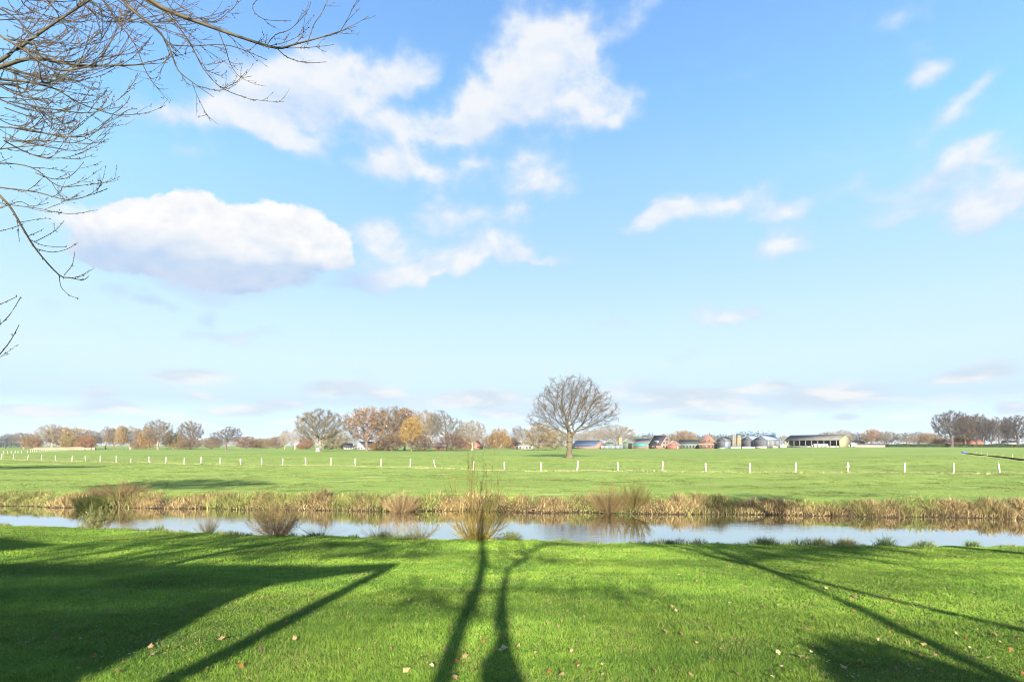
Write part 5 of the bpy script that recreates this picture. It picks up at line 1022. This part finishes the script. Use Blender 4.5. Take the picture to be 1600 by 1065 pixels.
# house, invented with its outline cut to the left lawn shadow
hs = empty('added_house', (-3.9, Y0, 1.3)); tag(hs, 'unseen house added behind the viewer, its braced roof corner shaped to shade the left lawn', 'house')
MB().box(-16, .18, -7, 0, -.3, 5.08).build('wall', M['cream'], hs)
quad6 = [(0, 3, 2, 1), (4, 5, 6, 7), (0, 1, 5, 4), (1, 2, 6, 5), (2, 3, 7, 6), (3, 0, 4, 7)]
MB().add([(-17, -8, 5.16), (.195, -8, 5.1), (.195, .5, 5.1), (-17, .5, 5.16), (-17, -8, 5.3), (.195, -8, 5.25), (.195, .5, 5.55), (-17, .5, 5.65)], quad6).build('roof', M['tile_dark'], hs)
MB().add([(.2, .1, 5.02), (1.85, .1, 5.52), (1.85, .5, 5.52), (.2, .5, 5.02), (.2, .1, 5.5), (1.85, .1, 5.68), (1.85, .5, 5.68), (.2, .5, 5.5)], quad6).build('shadow_overhang', M['tile_dark'], hs)  # overhang added to give the house shadow its pointed tip
MB().tube([(1.75, .3, 5.5), (1.42, 0, 4.5), (1.1, 0, 3.6), (.6, 0, 1.9)], .13, 6).build('shadow_strut', M['white'], hs)  # strut invented for the narrow shadow band
mb_ = MB(); mb_.add([(-8.4, -.2, 6.85), (-15.5, -.2, 7.9), (-15.5, -.2, 6.75), (-10.5, -.2, 6.6), (-8.4, -1.6, 6.85), (-15.5, -1.6, 7.9), (-15.5, -1.6, 6.75), (-10.5, -1.6, 6.6)], [(0, 3, 2, 1), (4, 5, 6, 7), (0, 1, 5, 4), (1, 2, 6, 5), (2, 3, 7, 6), (3, 0, 4, 7)])
mb_.build('dormer', M['tile_red'], hs)  # no dormer: a slab shaped to cast the far-left shadow tip
for xx in (-14.5, -11.5): MB().box(xx, xx + .15, -1.2, -1.05, 5.7, 6.75).build('slab_post', M['white'], hs)  # posts added under the shadow-casting slab
for xx in (-14, -10.5, -7, -3.5): wf = MB().box(xx, xx + 1.5, .18, .24, 1.0, 2.6).build('window', M['white'], hs); MB().box(xx + .1, xx + 1.4, .242, .26, 1.1, 2.5).build('pane', M['glass'], wf)

MB().add([(-.3, -.3, -.3), (1.0, -.3, -.3), (.42, -.3, 3.9), (.08, -.3, 4.95), (-.3, .17, -.3), (1.0, .17, -.3), (.42, .17, 3.9), (.08, .17, 4.95)], [(0, 3, 2, 1), (4, 5, 6, 7), (0, 1, 5, 4), (1, 2, 6, 5), (2, 3, 7, 6), (3, 0, 4, 7)]).build('shadow_prism', M['cream'], hs)  # prism added to slant the wall's shadow edge
# ------------------------------------------------------------------ fallen leaves
def leaf_mesh(seed):
    r = rs(seed); n_ = 14; an = np.linspace(0, 2 * np.pi, n_, endpoint=False); rad = .55 + .45 * np.abs(np.cos(an * 2.5 + .3)) ; rad *= r.uniform(.8, 1.15, n_); V = [(0, 0, .12)]
    for a, q_ in zip(an, rad): V.append((q_ * math.cos(a) * .62, q_ * math.sin(a), .12 + .35 * q_ ** 2 * math.sin(a * 2 + seed) * r.uniform(.3, 1)))
    V.append((0, -1.6, .05)); V = np.array(V); me = mesh_from('leaf', V, [np.array([[0, i + 1, (i + 1) % n_ + 1] for i in range(n_)])], M['leaf'], smooth_shade=True); return me
lm = [leaf_mesh(i) for i in range(7)]
LC = [((.50, .34, .15), 'tan'), ((.44, .19, .05), 'orange brown'), ((.56, .46, .24), 'pale straw coloured'), ((.28, .17, .08), 'dark brown')]
hand = [(235,1015,'n'),(147,1030,1),(158,1037,3),(345,1002,0),(340,975,0),(357,1000,1),(402,992,0),(375,1045,1),(185,1055,3),(265,1060,3),(460,1002,0),(408,1018,3),(500,1030,0),(565,900,0),(610,985,0),(662,1032,1),(713,1038,1),(727,1030,0),(735,1042,0),(635,1052,0),(710,1064,0),(780,1020,2),(788,1016,2),(875,1055,0),(923,1052,1),(877,1060,0),(1017,965,2),(1077,952,1),(1110,1035,3),(1040,990,0),(1336,935,3),(1331,940,0),(1430,1025,0),(1515,1023,0),(1395,960,0),(1400,1050,3),(1058,1052,2),(1150,1057,0),(1202,1054,0),(1250,1030,0),(1548,1000,0),(1590,1000,1),(1090,910,2),(1160,866,0),(915,853,2)]
rl = random.Random(9); cnt = 0
pts = [(a, b_, c_ if isinstance(c_, int) else 0, 1.25) for a, b_, c_ in hand]
while len(pts) < 285:
    a = rl.uniform(-20, 1620); b_ = 852 + 212 * rl.random() ** .75
    dens = .25 + .75 * min(1, max(0, (a - 350) / 500))
    if rl.random() > dens: continue
    pts.append((a, b_, rl.choice((0, 0, 2, 2, 1, 3)), rl.uniform(.55, 1.05)))
def lawn_hit(px, py):
    k1 = (py - HOR) / F; d_ = 10.
    for _ in range(25): x_ = X(px, d_); d_ = (CAMZ - gz(x_, d_)) / k1
    return X(px, d_), d_
for (a, b_, ci, sc) in pts:
    x, y = lawn_hit(a, b_)
    if y > float(lip(x)) - .1 or y < 3: continue
    colr_, cn = LC[ci]; o = link('fallen_leaf', rl.choice(lm)); s_ = .038 * sc; o.location = (x, y, gz(x, y) + .038); o.scale = (s_, s_ * .9, s_); o.rotation_euler = (rl.uniform(-.7, .7), rl.uniform(-.7, .7), rl.uniform(0, 6.3)); f = rl.uniform(.38, .68); o.color = (*(c_ * f for c_ in colr_), 1)
    side_ = 'left' if a < 560 else 'middle' if a < 1050 else 'right'; dep_ = 'near' if b_ > 960 else 'far'
    tag(o, f'{cn} fallen leaf on the {dep_} part of the {side_} lawn', 'leaf', f'{cn} leaves on the {dep_} {side_} lawn')
# tiny daisies / dew-white flowers in the shaded grass
n = 260; r = rs(88); V = []; Fs = []
q_ = 0
for i in range(n):
    if i % 5 == 0: cpx, cpy = r.uniform(0, 560), r.uniform(900, 1050)
    if i > 210: cpx, cpy = r.uniform(1200, 1600), r.uniform(1020, 1064)
    x, y = lawn_hit(cpx + r.normal(0, 26), min(1064, max(870, cpy + r.normal(0, 10)))); z = gz(x, y) + .055; s_ = .009
    for k_ in range(6): an = k_ * math.pi / 3; V.append((x + s_ * math.cos(an), y + s_ * math.sin(an), z + .002 * (k_ % 2)))
    Fs.append([q_ + k_ for k_ in range(6)]); q_ += 6
tag(link('daisies', mesh_from('daisies', V, [np.array(Fs)], M['white'])), 'tiny white specks of daisies in the lawn grass', 'daisies', kind='stuff')
